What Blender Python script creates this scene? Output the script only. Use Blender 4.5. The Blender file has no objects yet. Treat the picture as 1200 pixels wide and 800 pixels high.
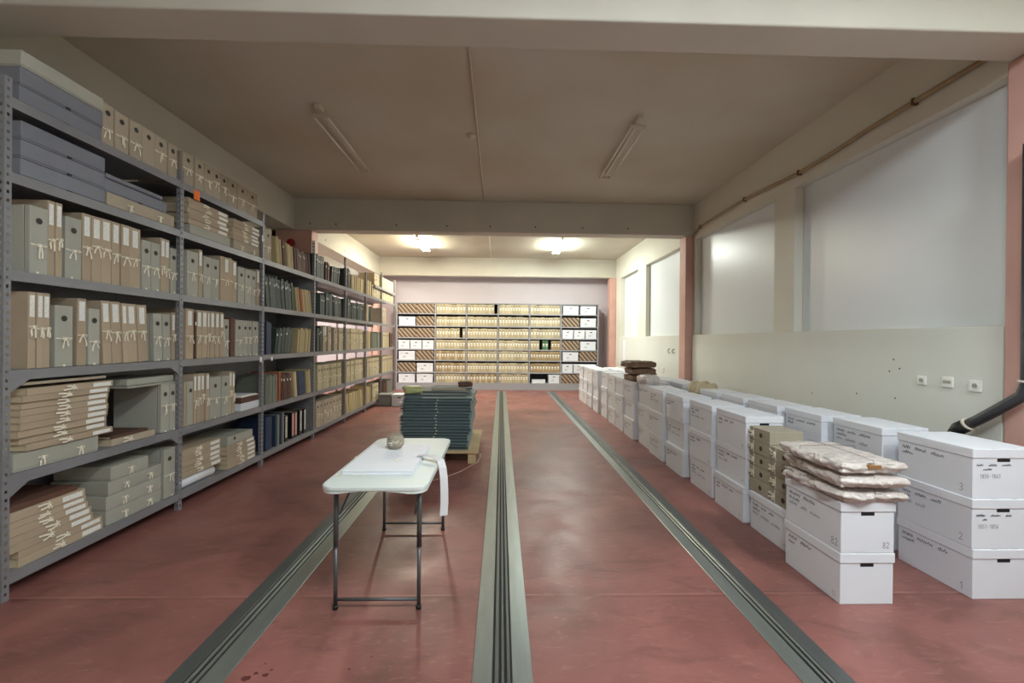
import bpy, bmesh, math, random
from mathutils import Vector, Matrix
SC = bpy.context.scene
COL = SC.collection
PI = math.pi

# ------------------------------------------------------------------ materials
def lin(c):
    c = c / 255.0
    return c / 12.92 if c <= 0.04045 else ((c + 0.055) / 1.055) ** 2.4
def rgb(r, g, b):
    return (lin(r), lin(g), lin(b), 1.0)

def mat(name, col, rough=0.7, metal=0.0, var=0.0, noise=0.0, nscale=6.0, bump=0.0, bscale=40.0, spec=0.5, col2=None, stretch=None):
    m = bpy.data.materials.new(name); m.use_nodes = True
    nt = m.node_tree; N = nt.nodes; L = nt.links
    b = N['Principled BSDF']
    b.inputs['Roughness'].default_value = rough
    b.inputs['Metallic'].default_value = metal
    b.inputs['Specular IOR Level'].default_value = spec
    b.inputs['Base Color'].default_value = col
    tc = N.new('ShaderNodeTexCoord')
    vec = tc.outputs['Object']
    if stretch:
        mp = N.new('ShaderNodeMapping'); mp.inputs['Scale'].default_value = stretch
        L.new(vec, mp.inputs['Vector']); vec = mp.outputs['Vector']
    cur = None
    if noise > 0 or col2:
        nz = N.new('ShaderNodeTexNoise'); nz.inputs['Scale'].default_value = nscale; nz.inputs['Detail'].default_value = 5
        L.new(vec, nz.inputs['Vector'])
        mx = N.new('ShaderNodeMixRGB')
        c2 = col2 if col2 else tuple([max(0, c * (1 - noise)) for c in col[:3]] + [1])
        mx.inputs['Color1'].default_value = col; mx.inputs['Color2'].default_value = c2
        rp = N.new('ShaderNodeMapRange'); rp.inputs['From Min'].default_value = 0.35; rp.inputs['From Max'].default_value = 0.7
        L.new(nz.outputs['Fac'], rp.inputs['Value']); L.new(rp.outputs['Result'], mx.inputs['Fac'])
        cur = mx.outputs['Color']
    if var > 0:
        oi = N.new('ShaderNodeObjectInfo')
        mr = N.new('ShaderNodeMapRange'); mr.inputs['To Min'].default_value = 1 - var; mr.inputs['To Max'].default_value = 1 + var
        L.new(oi.outputs['Random'], mr.inputs['Value'])
        hs = N.new('ShaderNodeHueSaturation')
        L.new(mr.outputs['Result'], hs.inputs['Value'])
        if cur: L.new(cur, hs.inputs['Color'])
        else: hs.inputs['Color'].default_value = col
        cur = hs.outputs['Color']
    if cur: L.new(cur, b.inputs['Base Color'])
    if bump > 0:
        nb = N.new('ShaderNodeTexNoise'); nb.inputs['Scale'].default_value = bscale; nb.inputs['Detail'].default_value = 4
        L.new(vec, nb.inputs['Vector'])
        bp = N.new('ShaderNodeBump'); bp.inputs['Strength'].default_value = bump; bp.inputs['Distance'].default_value = 0.01
        L.new(nb.outputs['Fac'], bp.inputs['Height']); L.new(bp.outputs['Normal'], b.inputs['Normal'])
    return m

def emit(name, col, s):
    m = bpy.data.materials.new(name); m.use_nodes = True
    b = m.node_tree.nodes['Principled BSDF']
    b.inputs['Base Color'].default_value = col
    b.inputs['Emission Color'].default_value = col; b.inputs['Emission Strength'].default_value = s
    return m

def text_mat(name, base, ink, scale_z, scale_y, thr=0.56):
    """paper with rows of faint illegible print"""
    m = mat(name, base, 0.8)
    nt = m.node_tree; N = nt.nodes; L = nt.links; b = N['Principled BSDF']
    tc = N.new('ShaderNodeTexCoord')
    w = N.new('ShaderNodeTexWave'); w.wave_type = 'BANDS'; w.bands_direction = 'Z'; w.inputs['Scale'].default_value = scale_z
    L.new(tc.outputs['Object'], w.inputs['Vector'])
    nz = N.new('ShaderNodeTexNoise'); nz.inputs['Scale'].default_value = scale_y; L.new(tc.outputs['Object'], nz.inputs['Vector'])
    mu = N.new('ShaderNodeMath'); mu.operation = 'MULTIPLY'; L.new(w.outputs['Fac'], mu.inputs[0]); L.new(nz.outputs['Fac'], mu.inputs[1])
    gt = N.new('ShaderNodeMapRange'); gt.inputs['From Min'].default_value = thr - 0.12; gt.inputs['From Max'].default_value = thr
    L.new(mu.outputs[0], gt.inputs['Value'])
    mx = N.new('ShaderNodeMixRGB'); mx.inputs['Color1'].default_value = base; mx.inputs['Color2'].default_value = ink
    L.new(gt.outputs['Result'], mx.inputs['Fac']); L.new(mx.outputs['Color'], b.inputs['Base Color'])
    return m

M = {}
M['wall'] = mat('cream_wall_paint', rgb(222, 220, 208), 0.75, noise=0.06, nscale=1.2, bump=0.08, bscale=12)
M['ceil'] = mat('ceiling_paint', rgb(208, 204, 192), 0.85, noise=0.12, nscale=0.7, col2=rgb(196, 188, 168))
M['beam'] = mat('beam_paint', rgb(208, 204, 192), 0.8, noise=0.08, nscale=1.5, bump=0.06, bscale=8)
M['panel'] = mat('white_window_board', rgb(228, 234, 238), 0.32, noise=0.04, nscale=1.0)
M['lower'] = mat('lower_wall_board', rgb(224, 226, 218), 0.6, noise=0.05, nscale=1.3)
M['pink'] = mat('pink_column_paint', rgb(214, 170, 158), 0.6, noise=0.12, nscale=3, bump=0.1, bscale=20)
M['back'] = mat('mauve_back_wall', rgb(205, 196, 202), 0.8, noise=0.05, nscale=1)
M['grey'] = mat('grey_archive_board', rgb(174, 173, 161), 0.75, var=0.06, noise=0.06, nscale=5)
M['tan'] = mat('tan_archive_board', rgb(176, 162, 142), 0.75, var=0.07, noise=0.08, nscale=5)
M['brown'] = mat('brown_buckram', rgb(180, 162, 138), 0.75, var=0.07, noise=0.08, nscale=6)
M['dbrown'] = mat('dark_brown_cloth', rgb(92, 62, 50), 0.7, var=0.2, noise=0.1)
M['cream'] = mat('cream_archive_board', rgb(184, 172, 142), 0.75, var=0.16, noise=0.06, nscale=5)
M['ochre'] = mat('ochre_archive_board', rgb(160, 138, 102), 0.75, var=0.08, noise=0.06, nscale=5)
M['dark'] = mat('dark_green_cloth', rgb(66, 76, 72), 0.6, var=0.4)
M['navy'] = mat('navy_cloth', rgb(38, 54, 84), 0.6, var=0.25)
M['orange'] = mat('orange_card', rgb(172, 96, 64), 0.7, var=0.1)
M['leaf'] = mat('buff_folder_card', rgb(186, 170, 130), 0.75, var=0.2)
M['gslim'] = mat('grey_green_cloth', rgb(120, 124, 112), 0.7, var=0.2)
M['green'] = mat('green_cloth', rgb(70, 110, 76), 0.7, var=0.1)
M['paper'] = mat('page_block', rgb(205, 190, 160), 0.9, noise=0.15, nscale=60, stretch=(1, 12, 0.2))
M['tape'] = mat('cotton_tape', rgb(242, 236, 218), 0.85)
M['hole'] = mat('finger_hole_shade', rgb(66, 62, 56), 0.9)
M['ring'] = mat('hole_rim', rgb(130, 126, 114), 0.6)
M['label'] = text_mat('spine_label_paper', rgb(238, 238, 232), rgb(202, 202, 204), 22, 90)
M['black'] = mat('black_plastic', rgb(20, 20, 22), 0.5)
M['redlab'] = text_mat('red_spine_label', rgb(226, 190, 182), rgb(190, 60, 50), 22, 60, 0.45)
M['blab'] = text_mat('black_print_label', rgb(225, 222, 210), rgb(40, 40, 40), 18, 50, 0.45)
M['solander'] = mat('blue_grey_box_cloth', rgb(128, 130, 139), 0.75, var=0.05, noise=0.08, nscale=9)
M['steel'] = mat('grey_shelf_steel', rgb(140, 140, 144), 0.45, metal=0.15, noise=0.12, nscale=4)
M['carton'] = mat('white_carton_board', rgb(226, 229, 236), 0.7, var=0.025, noise=0.03, nscale=5)
M['ink'] = mat('dark_ink', rgb(44, 48, 66), 0.7)
M['pencil'] = mat('grey_pencil', rgb(130, 130, 140), 0.7)
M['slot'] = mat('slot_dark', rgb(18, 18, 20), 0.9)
M['galv'] = mat('galvanised_steel', rgb(178, 188, 186), 0.30, metal=0.85, noise=0.12, nscale=5, stretch=(6, 0.6, 1), bump=0.05, bscale=30)
M['galvd'] = mat('dull_rail_steel', rgb(118, 124, 124), 0.36, metal=0.75, noise=0.12, nscale=5, stretch=(6, 0.6, 1), bump=0.05, bscale=30)
M['groove'] = mat('rail_groove', rgb(42, 44, 44), 0.6, metal=0.5)
M['table'] = mat('white_table_plastic', rgb(220, 228, 224), 0.45, bump=0.04, bscale=90)
M['leg'] = mat('grey_leg_tube', rgb(96, 98, 100), 0.4, metal=0.5)
M['white'] = mat('white_card', rgb(240, 242, 248), 0.55)
M['strap'] = mat('pale_strap', rgb(222, 220, 222), 0.7)
M['pale_strap'] = mat('buff_floor_strap', rgb(196, 166, 150), 0.7)
M['gfold'] = mat('slate_green_board', rgb(122, 144, 146), 0.5, var=0.12, noise=0.1, nscale=5)
M['gpage'] = mat('slate_inner_board', rgb(84, 98, 101), 0.8, var=0.1)
M['gtop'] = mat('grey_portfolio_board', rgb(128, 132, 130), 0.7, var=0.1)
M['wood'] = mat('pallet_wood', rgb(206, 182, 140), 0.75, noise=0.25, nscale=5, stretch=(1, 8, 8))
M['bag'] = mat('green_plastic_bag', rgb(186, 192, 130), 0.4, noise=0.2, nscale=30)
M['wrap'] = mat('bubble_wrap', rgb(214, 204, 198), 0.22, noise=0.2, nscale=22, bump=0.9, bscale=38, spec=0.9)
M['kraft'] = mat('kraft_card', rgb(150, 108, 66), 0.8, noise=0.1)
M['parcel'] = mat('brown_parcel_paper', rgb(122, 94, 72), 0.6, noise=0.25, nscale=9, bump=0.4, bscale=25)
M['pipe'] = mat('brass_toned_pipe', rgb(168, 146, 110), 0.5, noise=0.2, nscale=8)
M['bpipe'] = mat('black_pipe', rgb(52, 54, 58), 0.45)
M['fix'] = mat('fixture_enamel', rgb(214, 206, 190), 0.5)
M['tubeoff'] = mat('unlit_tube', rgb(232, 230, 222), 0.25)
M['lit'] = emit('lit_tube_warm', (1.0, 0.93, 0.72, 1), 230)
M['litc'] = emit('lit_tube_cool', (0.92, 1.0, 0.90, 1), 230)
M['litn'] = emit('lit_tube_near', (0.88, 0.97, 1.0, 1), 70)
M['red'] = mat('red_enamel', rgb(150, 20, 24), 0.4)
M['otag'] = mat('orange_sticker', rgb(240, 120, 40), 0.6)
M['twine'] = mat('twine_ball', rgb(168, 158, 138), 0.7, noise=0.3, nscale=50, bump=0.6, bscale=80)
M['socket'] = mat('socket_plastic', rgb(238, 238, 232), 0.4)

def floor_mat():
    m = bpy.data.materials.new('red_floor_paint'); m.use_nodes = True
    nt = m.node_tree; N = nt.nodes; L = nt.links; b = N['Principled BSDF']
    tc = N.new('ShaderNodeTexCoord'); P = tc.outputs['Object']
    def noise(scale, detail=6, stretch=None, dist=0.0):
        v = P
        if stretch:
            mp = N.new('ShaderNodeMapping'); mp.inputs['Scale'].default_value = stretch; L.new(P, mp.inputs['Vector']); v = mp.outputs['Vector']
        n = N.new('ShaderNodeTexNoise'); n.inputs['Scale'].default_value = scale; n.inputs['Detail'].default_value = detail
        n.inputs['Distortion'].default_value = dist; L.new(v, n.inputs['Vector']); return n.outputs['Fac']
    def ramp(v, a, c, lo=0.0, hi=1.0):
        r = N.new('ShaderNodeMapRange'); r.inputs['From Min'].default_value = a; r.inputs['From Max'].default_value = c
        r.inputs['To Min'].default_value = lo; r.inputs['To Max'].default_value = hi; L.new(v, r.inputs['Value']); return r.outputs['Result']
    def mix(f, a, c):
        x = N.new('ShaderNodeMixRGB'); L.new(f, x.inputs['Fac'])
        if isinstance(a, tuple): x.inputs['Color1'].default_value = a
        else: L.new(a, x.inputs['Color1'])
        if isinstance(c, tuple): x.inputs['Color2'].default_value = c
        else: L.new(c, x.inputs['Color2'])
        return x.outputs['Color']
    c = mix(ramp(noise(0.9, 8, None, 1.2), 0.38, 0.64), rgb(146, 94, 87), rgb(116, 74, 69))
    c = mix(ramp(noise(2.2, 8, (1, 2.2, 1), 1.5), 0.52, 0.75, 0, 0.55), c, rgb(92, 62, 56))
    c = mix(ramp(noise(5, 9, (1, 3, 1), 2.5), 0.56, 0.74, 0, 0.4), c, rgb(168, 122, 112))
    c = mix(ramp(noise(16, 6, (0.5, 2.5, 1), 3), 0.68, 0.76, 0, 0.5), c, rgb(186, 146, 134))
    # cast joints across the floor
    sp = N.new('ShaderNodeSeparateXYZ'); L.new(P, sp.inputs[0])
    for y0, w, col in ((2.6, 0.004, rgb(190, 138, 126)), (2.575, 0.006, rgb(96, 54, 50)), (6.9, 0.01, rgb(110, 64, 60)), (11.0, 0.012, rgb(120, 68, 64))):
        s = N.new('ShaderNodeMath'); s.operation = 'SUBTRACT'; L.new(sp.outputs['Y'], s.inputs[0]); s.inputs[1].default_value = y0
        a = N.new('ShaderNodeMath'); a.operation = 'ABSOLUTE'; L.new(s.outputs[0], a.inputs[0])
        jm = N.new('ShaderNodeMath'); jm.operation = 'MULTIPLY'; L.new(ramp(a.outputs[0], w * 0.6, w, 0.8, 0.0), jm.inputs[0]); L.new(ramp(noise(3, 6), 0.35, 0.62), jm.inputs[1])
        c = mix(jm.outputs[0], c, col)
    L.new(c, b.inputs['Base Color'])
    L.new(ramp(noise(1.6, 6, None, 1.2), 0.3, 0.7, 0.30, 0.52), b.inputs['Roughness'])
    b.inputs['Specular IOR Level'].default_value = 0.5
    bp = N.new('ShaderNodeBump'); bp.inputs['Strength'].default_value = 0.12; bp.inputs['Distance'].default_value = 0.01
    L.new(noise(4, 8), bp.inputs['Height']); L.new(bp.outputs['Normal'], b.inputs['Normal'])
    return m
M['floor'] = floor_mat()

def stripe_mat():
    m = mat('striped_carton', rgb(150, 120, 90), 0.75)
    nt = m.node_tree; N = nt.nodes; L = nt.links; b = N['Principled BSDF']
    tc = N.new('ShaderNodeTexCoord'); sp = N.new('ShaderNodeSeparateXYZ'); L.new(tc.outputs['Object'], sp.inputs[0])
    a = N.new('ShaderNodeMath'); a.operation = 'ADD'; L.new(sp.outputs['Y'], a.inputs[0])
    z = N.new('ShaderNodeMath'); z.operation = 'MULTIPLY'; L.new(sp.outputs['Z'], z.inputs[0]); z.inputs[1].default_value = 0.9
    L.new(z.outputs[0], a.inputs[1])
    s = N.new('ShaderNodeMath'); s.operation = 'MULTIPLY'; L.new(a.outputs[0], s.inputs[0]); s.inputs[1].default_value = 7.5
    f = N.new('ShaderNodeMath'); f.operation = 'FRACT'; L.new(s.outputs[0], f.inputs[0])
    cr = N.new('ShaderNodeValToRGB'); cr.color_ramp.interpolation = 'CONSTANT'
    e = cr.color_ramp.elements; e[0].position = 0; e[0].color = rgb(126, 104, 82); e[1].position = 0.45; e[1].color = rgb(206, 196, 180)
    for p, c in ((0.58, rgb(134, 110, 84)), (0.78, rgb(54, 42, 34))):
        x = e.new(p); x.color = c
    L.new(f.outputs[0], cr.inputs['Fac']); L.new(cr.outputs['Color'], b.inputs['Base Color'])
    return m
M['stripe'] = stripe_mat()

# ------------------------------------------------------------------ mesh builder
class MB:
    def __init__(s): s.v = []; s.f = []; s.m = []; s.mats = []; s.smooth = []
    def mi(s, m):
        if m not in s.mats: s.mats.append(m)
        return s.mats.index(m)
    def poly(s, pts, m, smooth=False):
        b = len(s.v); s.v += [tuple(p) for p in pts]; s.f.append(tuple(range(b, b + len(pts)))); s.m.append(s.mi(m)); s.smooth.append(smooth)
    def box(s, x0, x1, y0, y1, z0, z1, m, X=None):
        b = len(s.v)
        P = [(x, y, z) for z in (z0, z1) for y in (y0, y1) for x in (x0, x1)]
        if X: P = [tuple(X @ Vector(p)) for p in P]
        s.v += P
        for q in ((0, 2, 3, 1), (4, 5, 7, 6), (0, 1, 5, 4), (2, 6, 7, 3), (0, 4, 6, 2), (1, 3, 7, 5)):
            s.f.append(tuple(b + i for i in q)); s.m.append(s.mi(m)); s.smooth.append(False)
    def bbox(s, x0, x1, y0, y1, z0, z1, m, r=0.002, X=None):
        """box with chamfered edges"""
        bm = bmesh.new(); bmesh.ops.create_cube(bm, size=1)
        for v in bm.verts:
            v.co = ((x0 + x1) / 2 + v.co.x * (x1 - x0), (y0 + y1) / 2 + v.co.y * (y1 - y0), (z0 + z1) / 2 + v.co.z * (z1 - z0))
        bmesh.ops.bevel(bm, geom=bm.edges[:], offset=r, segments=2 if r > 0.004 else 1, affect='EDGES', profile=0.5)
        s.frombm(bm, m, X)
    def frombm(s, bm, m, X=None, smooth=False):
        b = len(s.v); bm.verts.index_update()
        for v in bm.verts: s.v.append(tuple((X @ v.co) if X else v.co))
        for f in bm.faces:
            s.f.append(tuple(b + v.index for v in f.verts)); s.m.append(s.mi(m)); s.smooth.append(smooth)
        bm.free()
    def tube(s, pts, r, m, n=8, caps=True):
        """round bar along a polyline; r a number or one per point"""
        pts = [Vector(p) for p in pts]; k = len(pts); b = len(s.v)
        rs = r if isinstance(r, (list, tuple)) else [r] * k
        up = None
        for i, p in enumerate(pts):
            t = (pts[min(i + 1, k - 1)] - pts[max(i - 1, 0)]).normalized()
            if up is None:
                up = t.cross(Vector((0, 0, 1)) if abs(t.z) < 0.9 else Vector((1, 0, 0))).normalized()
            u = (up - t * up.dot(t)).normalized(); up = u; w = t.cross(u)
            for j in range(n):
                a = 2 * PI * j / n
                s.v.append(tuple(p + (u * math.cos(a) + w * math.sin(a)) * rs[i]))
        for i in range(k - 1):
            for j in range(n):
                q = (b + i * n + j, b + i * n + (j + 1) % n, b + (i + 1) * n + (j + 1) % n, b + (i + 1) * n + j)
                s.f.append(q); s.m.append(s.mi(m)); s.smooth.append(True)
        if caps:
            s.f.append(tuple(b + j for j in range(n))[::-1]); s.m.append(s.mi(m)); s.smooth.append(False)
            s.f.append(tuple(b + (k - 1) * n + j for j in range(n))); s.m.append(s.mi(m)); s.smooth.append(False)
    def lathe(s, prof, m, n=24, X=None):
        b = len(s.v)
        for (r, z) in prof:
            for j in range(n):
                a = 2 * PI * j / n; p = Vector((r * math.cos(a), r * math.sin(a), z)); s.v.append(tuple(X @ p if X else p))
        for i in range(len(prof) - 1):
            for j in range(n):
                s.f.append((b + i * n + j, b + i * n + (j + 1) % n, b + (i + 1) * n + (j + 1) % n, b + (i + 1) * n + j)); s.m.append(s.mi(m)); s.smooth.append(True)
        s.f.append(tuple(b + j for j in range(n))[::-1]); s.m.append(s.mi(m)); s.smooth.append(False)
        s.f.append(tuple(b + (len(prof) - 1) * n + j for j in range(n))); s.m.append(s.mi(m)); s.smooth.append(False)
    def ribbon(s, pts, w, m, across=(0, 0, 1), th=0.0009):
        """flat tape along a polyline"""
        a = Vector(across) * (w / 2); pts = [Vector(p) for p in pts]
        for p, q in zip(pts, pts[1:]):
            d = (q - p)
            if d.length < 1e-6: continue
            n = d.cross(a).normalized() * th / 2
            b = len(s.v)
            s.v += [tuple(x) for x in (p - a - n, p + a - n, q + a - n, q - a - n, p - a + n, p + a + n, q + a + n, q - a + n)]
            for f in ((0, 1, 2, 3), (7, 6, 5, 4), (0, 3, 7, 4), (1, 5, 6, 2), (0, 4, 5, 1), (3, 2, 6, 7)):
                s.f.append(tuple(b + i for i in f)); s.m.append(s.mi(m)); s.smooth.append(False)
    def build(s, name, parent=None, loc=None, rot=None):
        me = bpy.data.meshes.new(name); me.from_pydata(s.v, [], s.f)
        for m in s.mats: me.materials.append(m)
        me.polygons.foreach_set('material_index', s.m); me.polygons.foreach_set('use_smooth', s.smooth)
        me.update()
        o = bpy.data.objects.new(name, me); COL.objects.link(o)
        if parent: o.parent = parent
        if loc: o.location = loc
        if rot: o.rotation_euler = rot
        return o

def tag(o, label=None, cat=None, group=None, kind=None):
    if label: o['label'] = label
    if cat: o['category'] = cat
    if group: o['group'] = group
    if kind: o['kind'] = kind
    return o
def empty(name, loc=(0, 0, 0), rz=0.0):
    o = bpy.data.objects.new(name, None); COL.objects.link(o); o.location = loc; o.rotation_euler = (0, 0, rz); return o
def struct(name, mb):
    return tag(mb.build(name), kind='structure')
def meshobj(name, me, parent, loc=None):
    o = bpy.data.objects.new(name, me); COL.objects.link(o); o.parent = parent
    if loc: o.location = loc
    return o
ORD = ['', 'first', 'second', 'third', 'fourth', 'fifth', 'sixth', 'seventh', 'eighth', 'ninth', 'tenth', 'eleventh', 'twelfth', 'thirteenth',
       'fourteenth', 'fifteenth', 'sixteenth', 'seventeenth', 'eighteenth', 'nineteenth', 'twentieth'] + ['twenty-' + x for x in
       ('first', 'second', 'third', 'fourth', 'fifth', 'sixth', 'seventh', 'eighth', 'ninth')] + ['thirtieth'] + ['thirty-' + x for x in ('first', 'second', 'third', 'fourth', 'fifth', 'sixth', 'seventh', 'eighth', 'ninth')] + ['fortieth']
rnd = random.Random(7)
EXPO = 0.0; PW = dict(far=95, side=150, near=105)
# ------------------------------------------------------------------ camera
A, R_, T, H = 0.0255, 0.009, -0.002, 1.55
fwd = Vector((math.sin(A) * math.cos(T), math.cos(A) * math.cos(T), math.sin(T)))
r0 = Vector((math.cos(A), -math.sin(A), 0)); u0 = r0.cross(fwd)
right = r0 * math.cos(R_) + u0 * math.sin(R_); up = u0 * math.cos(R_) - r0 * math.sin(R_)
cd = bpy.data.cameras.new('camera'); cam = bpy.data.objects.new('camera', cd); COL.objects.link(cam); SC.camera = cam
cam.matrix_world = Matrix(((right.x, up.x, -fwd.x, 0), (right.y, up.y, -fwd.y, 0), (right.z, up.z, -fwd.z, H), (0, 0, 0, 1)))
cd.sensor_width = 36; cd.lens = 15.0; cd.clip_start = 0.05

# ------------------------------------------------------------------ room shell
CZ = 4.13; BZ = 3.55; XR = 3.6; XL = -3.8; YB = -5.0; YE = 13.9
b = MB(); b.box(-7.5, 4.2, YB, YE + .1, -0.2, 0, M['floor']); struct('floor', b)
b = MB(); b.box(-7.5, 4.2, YB, YE + .1, CZ, CZ + .2, M['ceil']); struct('ceiling', b)
def crossbeam(name, y0, y1):
    b = MB(); b.bbox(-7.4, 4.15, y0, y1, BZ, CZ - .001, M['beam'], 0.012)
    o = struct(name, b); return o
crossbeam('beam_near', 2.65, 2.93)
bo = crossbeam('beam_middle', 7.92, 8.2)
hb = MB()
for x in (-3.52, -3.05, -1.95, -1.02, -0.22, 0.62, 1.5, 2.35):
    X = Matrix.Translation((x, 7.921, 3.66)) @ Matrix.Rotation(PI / 2, 4, 'X'); hb.lathe([(0.014, 0), (0.014, 0.004), (0.008, 0.006)], M['hole'], 10, X)
hb.build('bolt_plug', bo)
crossbeam('beam_far', 13.35, 13.6)
b = MB(); b.bbox(-4.25, XL, YB, 2.65, BZ, CZ - .001, M['beam'], .01); b.bbox(-4.25, XL, 2.93, 7.92, BZ, CZ - .001, M['beam'], .01)
b.bbox(-4.25, XL, 8.2, 13.35, BZ, CZ - .001, M['beam'], .01); bl = struct('beam_along_left', b)
hb = MB()
for y in (9.3, 10.4, 11.6):
    X = Matrix.Translation((XL + .001, y, 3.68)) @ Matrix.Rotation(PI / 2, 4, 'Y'); hb.lathe([(0.014, 0), (0.014, 0.004), (0.008, 0.006)], M['hole'], 10, X)
hb.build('bolt_plug', bl)
# left: wall close behind the racks in the near room, open room further on
b = MB(); b.box(-4.35, -4.2, YB, 8.06, 0, BZ, M['wall']); struct('wall_left', b)
b = MB(); b.box(-7.5, -4.2, 7.9, 8.06, 0, BZ, M['wall']); struct('wall_left_return', b)
b = MB(); b.box(-7.6, -7.45, 8.06, YE + .1, 0, CZ, M['wall']); struct('wall_left_far', b)
b = MB(); b.box(-7.5, 4.2, YE, YE + .15, 0, CZ, M['back']); struct('wall_back', b)
b = MB(); b.box(-4.35, 4.2, YB - .15, YB, 0, CZ, M['wall']); struct('wall_front', b)
# right wall with boarded window recesses
def wall_strip(b, y0, y1, z0, z1, m=None): b.box(XR, XR + .3, y0, y1, z0, z1, m or M['wall'])
wins = [(-1.6, 0.9), (2.96, 5.165), (5.55, 7.85), (8.45, 10.56), (11.17, 12.78)]
b = MB(); y = YB
for (a, c) in wins:
    wall_strip(b, y, a, 1.69, 3.47); y = c
wall_strip(b, y, YE, 1.69, 3.47)
wall_strip(b, YB, YE, 3.47, CZ); wall_strip(b, YB, YE, 0, 1.69)
struct('wall_right', b)
for i, (a, c) in enumerate(wins):
    b = MB(); b.box(XR + .115, XR + .14, a + .004, c - .004, 1.694, 3.466, M['panel'])
    b.box(XR + .105, XR + .1148, a + .002, a + .014, 1.694, 3.466, M['beam']); b.box(XR + .105, XR + .1148, c - .014, c - .002, 1.694, 3.466, M['beam'])
    struct('window_%d' % (i + 1), b)
for nm, a, c in (('trim_1', 2.952, 7.915), ('trim_2', 8.45, 12.9)):
    b = MB(); b.bbox(XR - .022, XR - .002, a, c, 0.0, 1.683, M['lower'], .002)
    struct(nm, b)
# columns
def column(name, x0, x1, y0, y1):
    b = MB(); b.bbox(x0, x1, y0, y1, 0, BZ - .002, M['pink'], .012); struct(name, b)
column('column_right_near', 3.575, 3.9, 2.35, 2.945)
column('column_right_middle', 3.45, 3.598, 7.925, 8.2)
column('column_right_far', 3.40, 3.598, 13.3, 13.62)
column('column_left_middle', -4.15, -3.49, 7.925, 8.2)
column('column_left_far', -4.1, -3.82, 13.3, 13.62)

# ------------------------------------------------------------------ floor rails
def rail(x0, x1, label, segs):
    o = tag(empty('floor_rail', ((x0 + x1) / 2, 0, 0)), label, 'floor rail', 'steel tracks let into the floor')
    cx = (x0 + x1) / 2
    for (nm, a, c, h, m) in segs:
        b = MB(); b.bbox(a - cx, c - cx, -1.5, 13.05, 0.0005, h, m, min(.002, h / 3)); b.build(nm, o)
g, gd, gr = M['galv'], M['galvd'], M['groove']
rail(-1.50, -1.235, 'steel floor track passing under the folding table', [
    ('side_plate', -1.50, -1.415, .006, gd), ('groove', -1.414, -1.402, .003, gr), ('guide_bar', -1.401, -1.385, .012, g), ('groove', -1.384, -1.370, .003, gr),
    ('guide_bar', -1.369, -1.353, .012, g), ('groove', -1.352, -1.345, .003, gr), ('side_plate', -1.344, -1.235, .006, g)])
rail(-.12, .16, 'wide steel floor track running down the middle of the aisle', [
    ('side_plate', -.12, -.028, .006, g), ('groove', -.027, -.018, .003, gr), ('guide_bar', -.017, .002, .012, gd), ('groove', .003, .013, .003, gr),
    ('guide_bar', .014, .028, .012, gd), ('groove', .029, .039, .003, gr), ('guide_bar', .040, .056, .012, gd), ('groove', .057, .064, .003, gr), ('side_plate', .065, .16, .006, g)])
rail(1.39, 1.635, 'steel floor track beside the rows of white cartons', [
    ('side_plate', 1.39, 1.485, .006, g), ('groove', 1.486, 1.494, .003, gr), ('guide_bar', 1.495, 1.509, .012, g), ('groove', 1.510, 1.522, .003, gr),
    ('guide_bar', 1.523, 1.537, .012, g), ('groove', 1.538, 1.545, .003, gr), ('side_plate', 1.546, 1.635, .006, gd)])

# ------------------------------------------------------------------ paper-tape bows
def tie_mesh(w, h, seed, foot=True, big=1.0):
    """cotton tape across the spine (local +X outwards), bow at mid height"""
    r = random.Random(seed); b = MB(); t = M['tape']
    zz = h * .5; hw = w / 2
    b.ribbon([(.002, -hw, zz + .004), (.003, 0, zz), (.002, hw, zz + .004)], .007, t)
    b.bbox(.002, .013, -.008, .008, zz - .009, zz + .009, t, .002)
    lim = max(hw - .0065, .008)
    for sgn in (-1, 1):
        L = min(lim, .026 * big); pts = [(.006 + .010 * math.sin(k / 6 * PI), sgn * L * math.sin(k / 6 * PI) * .9, zz + .020 * big * math.sin(k / 3 * PI) * (0.6 if sgn > 0 else -.6)) for k in range(7)]
        b.ribbon(pts, .008, t, (1, 0, .2))
        ln = r.uniform(.05, .085) * big; ang = r.uniform(.1, 1.0) * sgn; y = 0; z = zz; pp = [(.008, 0, zz)]
        for k in range(5):
            y += math.sin(ang) * ln / 5; z = max(z - math.cos(ang) * ln / 5, .006); ang *= .7
            y = max(-lim, min(lim, y)); pp.append((.010 + r.uniform(-.002, .003), y, z))
        b.ribbon(pp, .0105, t, (0, 1, .25))
    return b
TIES = {}
def get_tie(w, h, foot):
    key = (round(w / .012), round(h / .03), foot, rnd.randrange(3))
    if key not in TIES: TIES[key] = tie_mesh(key[0] * .012, key[1] * .03, rnd.random(), foot)
    return TIES[key]
TIE_ME = {}; FOOT = []
def add_tie(par, w, h, foot, x=0.0):
    key = (round(w / .012 - .49), round(h / .03), foot, rnd.randrange(3))
    if key not in TIE_ME:
        b = tie_mesh(max(.012, key[0] * .012), key[1] * .03, rnd.random(), foot)
        o = b.build('tape_tie', par); TIE_ME[key] = o.data
    else: o = meshobj('tape_tie', TIE_ME[key], par)
    o.location = (x, 0, rnd.uniform(-.035, .02))
    if rnd.random() < .5: o.scale = (1, -1, 1)
    if foot:
        if not FOOT:
            b = MB(); b.bbox(.0005, .008, -.008, .008, 0, .014, M['tape'], .002); q = b.build('tape_end', par); FOOT.append(q.data)
        else: q = meshobj('tape_end', FOOT[0], par)
        q.location = (0, rnd.uniform(-.3, .3) * w * .7, 0)

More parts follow.
